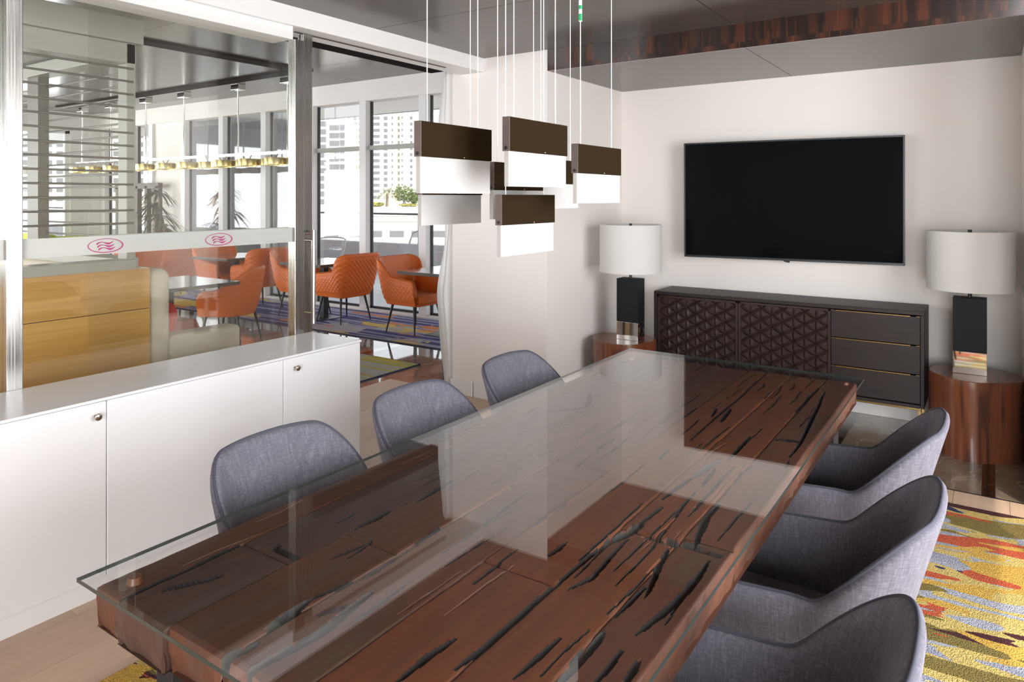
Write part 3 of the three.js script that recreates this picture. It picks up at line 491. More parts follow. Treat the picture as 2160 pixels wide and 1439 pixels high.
// ---------------------------------------------------------------- upholstered tub chairs
function tubChair(name, label, category, p, pos, turn, group) {
  const t = thing(name, label, category, pos, turn, group), { a, zf, zm, zb, by, sy, armH, backH, r0, r1 } = p, N = p.nu ?? 84, T = p.thick ?? .042;
  const raw = []; for (let k = 0; k <= 20; k++) raw.push([a, lerp(zf, zm, k / 20)]);
  for (let k = 1; k < 90; k++) { const f = k / 90 * Math.PI, e = 2 / (p.sq ?? 2.4), c = Math.cos(f), s = Math.sin(f); raw.push([a * Math.sign(c) * Math.pow(Math.abs(c), e), zm - (zm - zb) * Math.pow(s, e)]); }
  for (let k = 0; k <= 20; k++) raw.push([-a, lerp(zm, zf, k / 20)]);
  const S = [0]; for (let k = 1; k < raw.length; k++) S.push(S[k - 1] + Math.hypot(raw[k][0] - raw[k - 1][0], raw[k][1] - raw[k - 1][1]));
  const L = S.at(-1), plan = []; for (let i = 0, k = 0; i <= N; i++) { const s = L * i / N; while (k < S.length - 2 && S[k + 1] < s) k++; const f = clamp((s - S[k]) / (S[k + 1] - S[k]), 0, 1); plan.push([lerp(raw[k][0], raw[k + 1][0], f), lerp(raw[k][1], raw[k + 1][1], f), s - L / 2]); }
  const nrm = plan.map((q, i) => { const A = plan[Math.max(0, i - 1)], Bq = plan[Math.min(N, i + 1)], dx = Bq[0] - A[0], dz = Bq[1] - A[1], l = Math.hypot(dx, dz); return [-dz / l, dx / l]; });
  nrm.forEach((q, i) => { if (q[0] * plan[i][0] + q[1] * (plan[i][1] - zm) < 0) { q[0] *= -1; q[1] *= -1; } });
  const rim = (sc) => { const u = Math.abs(sc), end = L / 2 - u, R = p.round ?? .06, cut = end < R ? R * (1 - Math.sqrt(Math.max(0, 1 - Math.pow(1 - end / R, 2)))) : 0; return lerp(backH, armH, Math.pow(smooth(r0, r1, u), p.pw ?? 1)) - (p.drop ?? .02) * smooth(r1 * .8, L / 2, u) - (p.crown ?? .012) * Math.pow(Math.min(u, r0) / r0, 2.5) - cut; };
  const lean = (y, sc) => { const back = 1 - smooth(r0 * .9, r1 * 1.15, Math.abs(sc)); return (y - by) * lerp(p.flare ?? .10, p.lean ?? .22, back) - (p.tuck ?? .03) * Math.pow(clamp(1 - (y - by) / .2, 0, 1), 2); };
  const mo = p.mo ?? 14, mi = 10, cols = mo + 4 + mi;
  const at = (i, y, off) => { const [x, z, sc] = plan[i], n = nrm[i], o = lean(y, sc) + off; return [x + n[0] * o, y, z + n[1] * o, sc, y]; };
  const shell = grid(N, cols, (i, j) => {
    const sc = plan[i][2], h = rim(sc); let y, off;
    if (j <= mo) { y = lerp(by, h - T * .5, j / mo); off = p.relief ? p.relief(sc, y, h) : 0; } else if (j <= mo + 3) { const f = (j - mo) / 4 * Math.PI; y = h - T * .5 + T * .5 * Math.sin(f); off = -T * .5 + T * .5 * Math.cos(f); } else { const f = (j - mo - 4) / mi; y = lerp(h - T * .5, sy - .05, f); off = -T - (p.plump ?? .012) * Math.sin(f * Math.PI) + (p.channel ? p.channel(sc) : 0); }
    return at(i, y, off);
  }, true);
  part('backrest', shell, p.mat, t);
  const line = (off, dy) => plan.map((q, i) => { const h = rim(q[2]); return V(...at(i, h - T * .5 + dy, off).slice(0, 3)); });
  part('piping', [tube(line(-T * .5, T * .5), p.pr ?? .0042, N * 2, 6), ...(p.outerPipe ? [tube(line(-.001, T * .05), .003, N * 2, 6)] : [])], p.pipe, t, null, 'dark seam piping');
  const inner = (off, y) => plan.map((q, i) => { const o = at(i, y, off); return [o[0], o[2]]; });
  const slab = (off, y0, y1, bev, front) => {
    const s = new THREE.Shape(), q = inner(off, (y0 + y1) / 2); s.moveTo(q[0][0], -front); for (const [x, z] of q) s.lineTo(x, -Math.min(z, front)); s.lineTo(q.at(-1)[0], -front); s.quadraticCurveTo(0, -front - .035, q[0][0], -front);
    const g = new THREE.ExtrudeGeometry(s, { depth: y1 - y0 - 2 * bev, bevelEnabled: true, bevelSize: bev, bevelThickness: bev, bevelSegments: 4, curveSegments: 10 }); g.rotateX(-Math.PI / 2); g.translate(0, y0 + bev, 0); return g;
  };
  part('seat', slab(-T - .024, by + .015, sy, .02, zf + .005), p.mat, t);
  part('seat_pan', slab(-.045, by - .012, by + .016, .005, zf - .02), p.pan ?? M.blackMetal, t);
  for (const [sx, sz] of [[1, 1], [1, -1], [-1, 1], [-1, -1]]) part('leg', rod([sx * (a - .075), by, sz > 0 ? zf - .06 : zb + .10], [sx * (a - .02), p.floor ?? 0, sz > 0 ? zf - .005 : zb + .045], .016, .008, 14).scale(1, 1, 1), M.blackMetal, t);
  return t;
}
{
  const P = { a: .222, zf: .25, zm: -.05, zb: -.205, by: .365, sy: .475, armH: .662, backH: .856, r0: .125, r1: .285, lean: .28, flare: .05, thick: .030, drop: .022, sq: 3.0, mat: M.greyFabric, pipe: M.piping, floor: .0205, crown: .008, outerPipe: false, nu: 96 };
  const D = 'grey woven tub armchair ';
  const spots = [[-1.455, -1.32, 1, D + 'tucked under the table beside the plain white cabinet front'], [-1.462, -1.925, 1, D + 'between two others on the cabinet side of the table'], [-1.460, -2.55, 1, D + 'standing in front of the white wall pier'],
    [-.450, -2.58, -1, D + 'beside the walnut stump table with the large lamp'], [-.425, -1.90, -1, D + 'between two others on the rug side of the table'], [-.425, -1.25, -1, D + 'on the rug side of the table, farthest from the sideboard']];
  for (const [x, z, s, l] of spots) tubChair('grey_armchair', l, 'chair', P, [x, 0, z], s > 0 ? Math.PI / 2 : -Math.PI / 2, 'armchairs around the timber table');
}

// ---------------------------------------------------------------- sideboard
{
  const t = thing('sideboard', 'dark wooden sideboard with carved doors, drawers and a brass base', 'sideboard', [0, 0, 0]);
  const x0 = -2.198, x1 = -.362, zf = -5.207, zb = -5.585, yb = .195, yt = .817;
  part('top', mUV(bx(x0, x1, yt - .026, yt, zb, zf, .003), true), M.darkOak, t);
  part('side_panel', mUV(bx(x0, x0 + .022, yb, yt - .026, zb, zf, .003)), M.darkOak, t); part('side_panel', mUV(bx(x1 - .022, x1, yb, yt - .026, zb, zf, .003)), M.darkOak, t);
  part('bottom', bx(x0 + .022, x1 - .022, yb, yb + .022, zb, zf, .003), M.darkOak, t); part('back_panel', bx(x0 + .022, x1 - .022, yb + .022, yt - .026, zb, zb + .01), M.darkOak, t);
  const doorX = [x0 + .024, onZ(1556, 700, zf).x, onZ(1752, 700, zf).x], y0 = yb + .026, y1 = yt - .030;
  for (let d = 0; d < 2; d++) {
    const a = doorX[d] + .002, b = doorX[d + 1] - .002, fr = .016;
    const door = part('door', [bx(a, b, y0, y1, zf - .030, zf - .018)], M.carved, t, null, 'door carved with a raised star lattice');
    part('door_frame', [bx(a, a + fr, y0, y1, zf - .018, zf - .004, .002), bx(b - fr, b, y0, y1, zf - .018, zf - .004, .002), bx(a, b, y0, y0 + fr, zf - .018, zf - .004, .002), bx(a, b, y1 - fr, y1, zf - .018, zf - .004, .002)], M.carved, door);
    // raised lens-shaped ribs along the edges of a triangular lattice
    const w = (b - a - 2 * fr) / 8, e = w * 1.155, list = [], xa = a + fr, ya = y0 + fr, yb2 = y1 - fr;
    const rib = (p, q) => {
      const dx = q[0] - p[0], dy = q[1] - p[1], l = Math.hypot(dx, dy), nx = -dy / l, ny = dx / l, W = l * .165, Z0 = zf - .018, Z1 = zf - .005, pos = [];
      const K = 6, pt = (s, k, z) => [p[0] + dx * s + nx * k, p[1] + dy * s + ny * k, z];
      for (let m = 0; m < K; m++) { const s0 = m / K, s1 = (m + 1) / K, w0 = W * Math.sin(s0 * Math.PI), w1 = W * Math.sin(s1 * Math.PI), r0 = lerp(Z0 + .004, Z1, Math.pow(Math.sin(s0 * Math.PI), .5)), r1 = lerp(Z0 + .004, Z1, Math.pow(Math.sin(s1 * Math.PI), .5));
        for (const sg of [1, -1]) { const A = pt(s0, sg * w0, Z0), Bq = pt(s1, sg * w1, Z0), Cq = pt(s1, 0, r1), Dq = pt(s0, 0, r0); sg > 0 ? pos.push(...A, ...Dq, ...Cq, ...A, ...Cq, ...Bq) : pos.push(...A, ...Cq, ...Dq, ...A, ...Bq, ...Cq); } }
      const g = new THREE.BufferGeometry(); g.setAttribute('position', new THREE.Float32BufferAttribute(pos, 3)); g.setAttribute('uv', new THREE.Float32BufferAttribute(new Float32Array(pos.length / 3 * 2).map((_, i) => pos[Math.floor(i / 2) * 3 + (i & 1)]), 2)); g.computeVertexNormals(); list.push(g);
    };
    const clipRib = (p, q) => { const lo = ya, hi = yb2; let [A, Bq] = p[1] < q[1] ? [p, q] : [q, p]; if (Bq[1] <= lo || A[1] >= hi) return; const f = (y) => [lerp(A[0], Bq[0], (y - A[1]) / (Bq[1] - A[1])), y]; const A2 = A[1] < lo ? f(lo) : A, B2 = Bq[1] > hi ? f(hi) : Bq; if (Math.hypot(A2[0] - B2[0], A2[1] - B2[1]) > .012) rib(A2, B2); };
    for (let c = 0; c <= 8; c++) for (let r = -1; r < 11; r++) {
      const X = (q) => xa + q * w, Y = (q, k) => ya + (k + (q & 1 ? .5 : 0)) * e;
      if (c > 0 && c < 8) clipRib([X(c), Y(c, r)], [X(c), Y(c, r + 1)]);
      if (c < 8) { const up = c & 1 ? r + 1 : r; clipRib([X(c), Y(c, r)], [X(c + 1), Y(c + 1, up)]); clipRib([X(c), Y(c, r)], [X(c + 1), Y(c + 1, up - 1)]); }
    }
    part('carved_lattice', list, M.carved, door, null, 'raised star lattice carving');
  }
  const da = doorX[2] + .002, db = x1 - .024, dh = (y1 - y0) / 3;
  for (let k = 0; k < 3; k++) {
    const dr = part('drawer', mUV(bx(da, db, y0 + k * dh + .002, y0 + (k + 1) * dh - .006, zf - .022, zf - .003, .002), true, [k * .2, k * .1]), M.darkOak, t);
    const yy = y0 + (k + 1) * dh - .005;
    part('brass_pull', [bx(da + .03, db - .055, yy - .002, yy + .004, zf - .012, zf + .006, .001), bx(da, da + .022, yy - .001, yy + .003, zf - .012, zf, .001), bx(db - .022, db, yy - .001, yy + .003, zf - .012, zf, .001)], M.gold, dr, null, 'thin brass pull along the drawer top');
  }
  const fr = .018, L = [x0 + .03, x1 - .03], Z = [zf - .02, zb + .03];
  part('brass_base', [bx(x0 + .02, x1 - .02, yb - fr, yb, zf - .02 - fr, zf - .02, .002), bx(x0 + .02, x1 - .02, yb - fr, yb, zb + .03, zb + .03 + fr, .002), bx(x0 + .02, x0 + .02 + fr, yb - fr, yb, zb + .03, zf - .02, .002), bx(x1 - .02 - fr, x1 - .02, yb - fr, yb, zb + .03, zf - .02, .002)], M.gold, t, null, 'brass base frame');
  for (const x of [x0 + .02, x1 - .02 - fr]) for (const z of [zf - .02 - fr, zb + .03]) part('leg', bx(x, x + fr, 0, yb - fr, z, z + fr, .002), M.gold, t, null, 'slim square brass leg');
}

// ---------------------------------------------------------------- television
{
  const w = 1.535, h = .90, t = thing('television', 'large black wall-mounted flat television above the sideboard', 'television', [-1.265, 1.528, -5.475], .075);
  t.rotation.order = 'YXZ'; t.rotation.x = .012;
  part('housing', bx(-w / 2, w / 2, -h / 2, h / 2, -.045, -.002, .006), M.black, t);
  part('screen', bx(-w / 2 + .012, w / 2 - .012, -h / 2 + .018, h / 2 - .012, -.004, .0005), M.screenBlack, t);
  part('bezel', [bx(-w / 2, -w / 2 + .010, -h / 2, h / 2, -.01, .004, .002), bx(w / 2 - .010, w / 2, -h / 2, h / 2, -.01, .004, .002), bx(-w / 2, w / 2, h / 2 - .010, h / 2, -.01, .004, .002), bx(-w / 2, w / 2, -h / 2, -h / 2 + .016, -.01, .004, .002)], std({ color: new THREE.Color().setRGB(.045, .047, .048), roughness: .35, metalness: .5 }), t);
  part('receiver_tab', new THREE.CylinderGeometry(.045, .045, .012, 32, 1, false, Math.PI / 2, Math.PI).rotateX(Math.PI / 2).rotateZ(Math.PI / 2).scale(1, .32, 1).translate(.02, -h / 2 + .002, -.004), M.black, t);
  part('wall_bracket', bx(-.2, .2, -.15, .15, -.10, -.04), M.blackMetal, t);
}

// ---------------------------------------------------------------- walnut stump tables with lamps
function stump(label, x, z, r, ph) {
  const t = thing('stump_table', label, 'side table', [x, 0, z]), R = (f) => r * (1 + .045 * Math.cos(3 * f + ph) + .03 * Math.cos(5 * f + ph * 2.3) + .02 * Math.cos(2 * f)), H = .47;
  part('trunk', grid(96, 10, (i, j) => { const f = i / 96 * Math.PI * 2, k = j / 10, y = k < .9 ? k / .9 * (H - .006) : H - .006 + (k - .9) * .06, q = R(f) - (k > .95 ? .005 : 0); return [-q * Math.cos(f), y, q * Math.sin(f), i / 96 * 1.5, y]; }), M.stump, t);
  part('top', grid(96, 6, (i, j) => { const f = i / 96 * Math.PI * 2, q = (R(f) - .005) * (1 - j / 6); return [-q * Math.cos(f), H, q * Math.sin(f), -q * Math.cos(f), q * Math.sin(f)]; }), M.stump, t);
  return t;
}
function lamp(label, x, z) {
  const y0 = .4705, t = thing('table_lamp', label, 'lamp', [x, y0, z]), W = .0875, D = .062;
  part('chrome_foot', bx(-W, W, 0, .135, -D, D, .0015), M.chrome, t, null, 'mirror polished metal foot');
  part('body', bx(-W, W, .135, .462, -D, D, .0015), M.lacquer, t, null, 'matt black rectangular block');
  part('stem', cyl(.011, .12, 0, .462, 0), M.black, t);
  const s = part('lamp_shade', grid(72, 3, (i, j) => { const f = i / 72 * Math.PI * 2, q = [.233, .233, .2315, .2315][j], y = [.512, .872, .872, .512][j]; return [-q * Math.cos(f), y, q * Math.sin(f), i / 72 * 1.46, y]; }), M.shade, t, null, 'white fabric drum shade');
  part('shade_spider', [rod([-.231, .85, 0], [.231, .85, 0], .002), rod([0, .85, -.231], [0, .85, .231], .002), cyl(.004, .28, 0, .58, 0)], M.black, s);
  part('finial', cyl(.011, .022, 0, .858, 0), M.black, s);
}
stump('orange-brown walnut tree-stump table between the pier and the sideboard', -2.345, -4.955, .237, .6);
stump('dark walnut tree-stump table at the brass-legged end of the sideboard', -.095, -5.17, .240, 2.2);
lamp('table lamp with white drum shade on black block, near the wall pier', -2.285, -4.965);
lamp('table lamp with white drum shade on black block, beside the drawers', -.118, -5.19);

// ---------------------------------------------------------------- pendants over the table
{
  const Ln = .256, hB = .076, hW = .078;
  const P = [['1', -1.0, -1.127, 1.7125, ''], ['2', -.877, -1.279, 1.728, 'hanging highest of the group'], ['3', -.88, -1.593, 1.688, 'with a green and white tag on its wire'], ['4', -1.10, -1.530, 1.645, ''], ['5', -1.0, -1.424, 1.5565, 'hanging lowest of the group'], ['6', -1.13, -1.80, 1.668, ''], ['7', -1.19, -1.345, 1.632, '']];
  for (const [k, x, z, y, extra] of P) {
    const t = thing('pendant_light', 'bronze bar pendant with white acrylic panel ' + (extra || 'on two thin wires over the table'), 'pendant lamp', [x, y, z - Ln / 2], 0, 'pendants over the table');
    part('housing', [bx(-.018, .0, -hB, 0, -Ln / 2, Ln / 2, .0012)], M.bronze, t, null, 'dark bronze metal housing');
    part('end_plate', bx(-.0185, .0005, -hB, .0, Ln / 2 - .0005, Ln / 2 + .001), M.bronzeEnd, t);
    part('end_screw', new THREE.CylinderGeometry(.004, .004, .002, 14).rotateX(Math.PI / 2).translate(-.009, -hB + .007, Ln / 2 + .0015), M.black, t);
    part('diffuser', bx(-.0150, -.0030, -hB - hW, -hB + .01, -Ln / 2 + .003, Ln / 2 - .001, .0008), M.acrylic, t, null, 'white acrylic panel');
    part('screw', new THREE.SphereGeometry(.0015, 8, 6).translate(.0003, -hB + .004, -.02), M.chrome, t);
    for (const zz of [-Ln / 2 + .045, Ln / 2 - .03]) part('suspension_wire', rod([-.009, 0, zz], [-.009, CEIL - y, zz], .0011, .0011, 8), M.wire, t);
    if (k === '3') { const q = part('wire_tag', bx(-.012, -.006, .32, .42, Ln / 2 - .033, Ln / 2 - .027), M.trim, t, null, 'green and white tag'); part('tag_print', [bx(-.0123, -.0057, .322, .340, Ln / 2 - .0335, Ln / 2 - .0265), bx(-.0123, -.0057, .352, .362, Ln / 2 - .0335, Ln / 2 - .0265), bx(-.0123, -.0057, .375, .384, Ln / 2 - .0335, Ln / 2 - .0265)], M.green, q); }
  }
  single('pendant_canopy', bx(-1.28, -.80, CEIL - .02, CEIL, -2.2, -1.1, .003), M.bronze, 'dark bronze ceiling plate carrying the pendant wires', 'canopy');
}

// ---------------------------------------------------------------- dining room: chairs and tables
function copyOf(src, label, pos, turn) { const c = src.clone(); c.name = numbered(src.name.replace(/_\d{3}$/, '')); c.position.set(...pos); c.rotation.y = turn; c.userData = { ...src.userData, label }; scene.add(c); return c; }
{
  const quilt = (sc, y, h) => { if (y < .37 || y > h - .05) return 0; const k = .058, f = Math.abs(Math.sin(Math.PI * (sc + y) / k)) * Math.abs(Math.sin(Math.PI * (sc - y) / k)); return .010 * Math.pow(f, .7) * smooth(.37, .40, y) * smooth(h - .05, h - .08, y); };
  const P = { a: .268, zf: .25, zm: -.10, zb: -.235, by: .335, sy: .455, armH: .655, backH: .865, r0: .225, r1: .42, lean: .20, flare: .05, thick: .05, drop: .035, sq: 6, mat: M.orange, pipe: M.orangeSeam, pan: M.orange, nu: 132, mo: 44, relief: quilt, crown: .0, floor: .0146, round: .05, pr: .0028 };
  const G = 'orange dining chairs', W = -Math.PI / 2, E = Math.PI / 2, D = 'orange quilted armchair on black legs ';
  const A = tubChair('orange_armchair', D + 'beside the wide window bar, back turned to the doorway', 'chair', P, [-6.66, 0, -6.1], W, G);
  copyOf(A, D + 'facing the table next to the white wavy board', [-5.53, 0, -6.1], E);
  copyOf(A, D + 'with its back seen behind the frosted band emblem', [-8.38, 0, -6.1], W);
  copyOf(A, D + 'seen behind the steel door handle', [-7.45, 0, -6.1], E);
  copyOf(A, D + 'facing the grey table behind the frosted band', [-9.12, 0, -6.05], E);
  copyOf(A, D + 'near the indoor palm with its back turned', [-10.38, 0, -6.05], W);
  copyOf(A, D + 'half hidden behind the grey screen post', [-10.1, 0, -5.25], W);
  const R = { ...P, a: .28, zf: .22, zm: .0, zb: -.27, armH: .60, backH: .83, r0: .10, r1: .52, sq: 2.05, lean: .16, flare: .12, relief: undefined, mo: 14, nu: 150, drop: .0, channel: (sc) => -.006 * Math.abs(Math.sin(Math.PI * sc / .045)), round: .10, pw: .8, floor: 0 };
  tubChair('round_orange_chair', 'round orange tub chair with vertical channel stitching behind the sofa arm', 'chair', R, [-6.62, 0, -4.47], W + .55);
  // lime armchairs far behind the screen
  const Lm = { ...P, mat: M.lime, pipe: M.lime, pan: M.lime, relief: undefined, mo: 8, nu: 60, a: .40, zf: .34, zm: 0, zb: -.36, backH: .93, armH: .66, r0: .3, r1: .6, sq: 3, floor: 0 };
  const l1 = tubChair('lime_armchair', 'lime green lounge chair seen through the slatted screen', 'chair', Lm, [-12.6, 0, -5.6], 2.6, 'lime lounge chairs');
  copyOf(l1, 'lime green lounge chair seen through the slatted screen', [-11.7, 0, -5.2], 2.3); copyOf(l1, 'lime green lounge chair seen through the slatted screen', [-13.5, 0, -5.0], 2.9);
  const table = (x, z, w, d, label, y = .735) => {
    const t = thing('dining_table', label, 'table', [x, 0, z], 0, 'dining tables');
    part('table_top', mUV(bx(-w / 2, w / 2, y - .035, y, -d / 2, d / 2, .003)), M.tableTop, t);
    part('edge_band', [bx(-w / 2 - .001, -w / 2 + .001, y - .034, y - .003, -d / 2, d / 2), bx(w / 2 - .001, w / 2 + .001, y - .034, y - .003, -d / 2, d / 2), bx(-w / 2, w / 2, y - .034, y - .003, d / 2 - .001, d / 2 + .001)], M.brownWood, t);
    part('pedestal', bx(-.04, .04, .02, y - .035, -.04, .04, .003), M.black, t); part('base_plate', bx(-.175, .175, .0125, .022, -.175, .175, .003), M.blackMetal, t);
  };
  table(-7.05, -6.1, .76, .78, 'grey-topped square table between two orange chairs at the glass doorway');
  table(-5.06, -6.13, .78, .76, 'grey-topped table cut off by the white wavy board');
  table(-8.74, -5.98, .80, .80, 'grey-topped square table behind the frosted band');
  table(-10.86, -6.0, .66, .70, 'grey-topped table near the indoor palm');
  table(-6.5, -3.72, .90, .94, 'grey-topped table in front of the beige sofa');
}
// rugs
{
  const rug = (label, x0, x1, z0, z1, m) => { const t = thing('dining_rug', label, 'rug'); part('pile', mUV(bx(x0 + .012, x1 - .012, .002, .012, z0 + .012, z1 - .012, .003), false, [3, 9]), m, t); part('border', [bx(x0, x1, .0005, .011, z0, z0 + .02, .003), bx(x0, x1, .0005, .011, z1 - .02, z1, .003), bx(x0, x0 + .02, .0005, .011, z0, z1, .003), bx(x1 - .02, x1, .0005, .011, z0, z1, .003)], M.rugEdge, t, null, 'dark navy rug border'); };
  rug('blue and violet striped rug with yellow patches under the orange chairs', -11.2, -3.8, -6.78, -5.52, M.rugBlue);
  rug('yellow and grey streaked rug at the doorway', -6.0, -4.37, -4.92, -3.2, M.rugYellow);
}
// sofa with its end to the corridor
{
  const t = thing('beige_sofa', 'beige high-backed sofa with a low arm at the end of the wooden divider', 'sofa', [0, 0, 0]);
  part('backrest', mUV(new RoundedBoxGeometry(1.9, 1.0, .14, 6, .06).translate(-5.16, .61, -2.372)), M.beige, t);
  part('arm', mUV(new RoundedBoxGeometry(.16, .60, .50, 5, .035).translate(-4.29, .39, -2.68)), M.beige, t);
  part('seat_cushion', mUV(new RoundedBoxGeometry(1.7, .18, .50, 4, .05).translate(-5.24, .38, -2.70)), M.beige, t);
  part('plinth', bx(-6.1, -4.22, 0, .3, -2.92, -2.31), M.beige, t);
  const g = new THREE.SphereGeometry(1, 32, 20), p = g.attributes.position; for (let i = 0; i < p.count; i++) { const x = p.getX(i), y = p.getY(i), z = p.getZ(i), s = (q) => Math.sign(q) * Math.pow(Math.abs(q), .55); p.setXYZ(i, .2 * s(x), .2 * s(y), .07 * z); } g.computeVertexNormals(); g.rotateX(-.35);
  single('red_cushion', g, M.red, 'red scatter cushion on the beige sofa', 'cushion', [-4.66, .66, -2.56]);
}
// wooden divider with a slatted metal screen on top
{
  const XS = -4.2, t = thing('slatted_divider', 'honey wood divider with a grey metal frame of thin horizontal rods', 'room divider', [0, 0, 0]);
  part('board', mUV(bx(XS - .12, XS, .0, .882, -2.292, .2)), M.honey, t, null, 'honey coloured wood board'); part('board', mUV(bx(XS - .12, XS, .886, 1.125, -2.292, .2), false, [.3, .2]), M.honey, t, null, 'honey coloured wood board');
  part('sill', bx(XS - .14, XS + .006, 1.125, 1.183, -2.21, .2, .004), M.screenPaint, t); part('sill', bx(-6.1, XS - .14, 1.125, 1.183, -2.30, -2.16, .004), M.screenPaint, t);
  part('top_rail', bx(XS - .12, XS, 2.335, 2.455, -2.21, .2, .004), M.screenPaint, t); part('top_rail', bx(-6.1, XS - .12, 2.36, 2.44, -2.21, -2.10, .004), M.screenPaint, t);
  part('ceiling_box', bx(-6.1, XS + .03, 2.455, 2.60, -2.24, .2, .004), M.screenPaint, t);
  const pp = part('post', bx(XS - .10, XS, 1.183, 2.6, -2.207, -2.155, .003), M.screenPaint, t);
  part('post', bx(-5.46, -5.30, 1.183, 2.40, -2.20, -2.13, .003), M.slatGrey, t); part('post', bx(XS - .06, XS - .01, 1.183, 2.36, -.9, -.85, .003), M.slatGrey, t);
  for (let k = 0; k < 14; k++) { const y = 2.306 - k * .0757; part('rod', rod([XS + .006, y, .1], [XS + .006, y, -2.19], .0062, .0062, 10), M.slatGrey, t); part('rod', rod([XS - .02, y - .012, -2.19], [-6.05, y - .012, -2.19], .0062, .0062, 10), M.slatGrey, t); }
  single('downlight', new THREE.TorusGeometry(.07, .012, 10, 32).rotateX(Math.PI / 2).translate(-5.3, 2.442, -1.75), M.trim, 'round recessed downlight ring above the slatted screen', 'downlight');
}
// rail pendants with brass rings
{
  const make = (x0, x1, n, label, stems) => {
    const t = thing('ring_chandelier', label, 'chandelier', [0, 0, 0], 0, 'brass ring chandeliers'), z = -6.05;
    part('rail', bx(x0 + .2, x1 - .1, 2.125, 2.168, z - .02, z + .02, .003), M.chrome, t);
    for (const x of stems) { part('stem', rod([x, 2.165, z], [x, DC - .01, z], .012), M.chrome, t); part('canopy', bx(x - .09, x + .09, DC - .085, DC, z - .06, z + .06, .006), M.chrome, t); }
    for (let k = 0; k < n; k++) {
      const x = lerp(x0 + .15, x1 - .15, k / (n - 1)), zz = z + (k % 2 ? .07 : -.07), R = .15;
      const g = grid(40, 4, (i, j) => { const f = i / 40 * Math.PI * 2, q = [R, R, R - .012, R - .012, R][j], y = [1.985, 2.072, 2.072, 1.985, 1.985][j]; return [x - q * Math.cos(f), y, zz + q * Math.sin(f), f, y]; });
      const r = part('ring', g, M.brass, t, null, 'wide brushed brass ring'); part('hanger', rod([x, 2.07, zz], [x, 2.13, zz * .5 + z * .5], .008), M.chrome, r); part('ring_bar', bx(x - R + .005, x + R - .005, 2.05, 2.068, zz - .008, zz + .008), M.chrome, r);
    }
  };
  make(-9.42, -7.42, 7, 'chandelier of brass rings on a chrome rail by the window columns', [-8.78, -7.70]);
  make(-11.5, -9.45, 7, 'chandelier of brass rings on a chrome rail beside the slatted screen', [-11.2, -10.12]);
  make(-13.7, -11.65, 7, 'chandelier of brass rings seen through the slatted screen', [-13.3, -12.3]);
}
// indoor palm and wooden trellis
{
  const t = thing('indoor_palm', 'dark leafy palm in a tall pot by the window pier', 'plant', [-11.35, 0, -6.35]);
  part('pot', new THREE.LatheGeometry([[0, 0], [.14, 0], [.2, .55], [.18, .55], [.16, .5], [0, .5]].map((p) => new THREE.Vector2(...p)), 28), M.brownWood, t);
  const stems = [], leaves = [];
  for (const [sx, sz, h] of [[0, 0, 1.62], [.08, .06, 1.25], [-.09, .03, 1.42], [-.02, -.1, 1.05]]) {
    stems.push(rod([sx * .5, .5, sz * .5], [sx, h, sz], .022, .014, 8));
    for (let k = 0; k < 34; k++) {
      const f = rr(0, 6.283), up = rr(-.15, .75), l = rr(.26, .44), w = .018, P = [], N = 6;
      for (let i = 0; i <= N; i++) { const s = i / N, r = l * s, y = h + l * (up * s - .75 * s * s), ww = w * Math.sin(Math.PI * Math.min(.98, s * .85 + .12)); for (const sg of [1, -1]) P.push([sx + r * Math.cos(f) - sg * ww * Math.sin(f), y, sz + r * Math.sin(f) + sg * ww * Math.cos(f)]); }
      leaves.push(flat(grid(N, 1, (i, j) => [...P[i * 2 + j], 0, 0])));
    }
  }
  part('stems', stems, M.bark, t); const lv = part('foliage', leaves, M.indoorLeaf, t); lv.userData.kind = 'stuff';
  const tr = thing('wooden_trellis', 'dark brown timber frame standing against the far window', 'trellis', [0, 0, 0]);
  for (const x of [-13.3, -12.95, -12.62, -12.3, -11.95]) part('post', bx(x - .045, x + .045, 0, 1.75, -6.72, -6.64, .004), M.brownWood, tr);
  part('rail', bx(-13.36, -11.9, 1.70, 1.80, -6.72, -6.64, .004), M.brownWood, tr); part('rail', bx(-13.36, -11.9, .30, .38, -6.72, -6.64, .004), M.brownWood, tr);
}

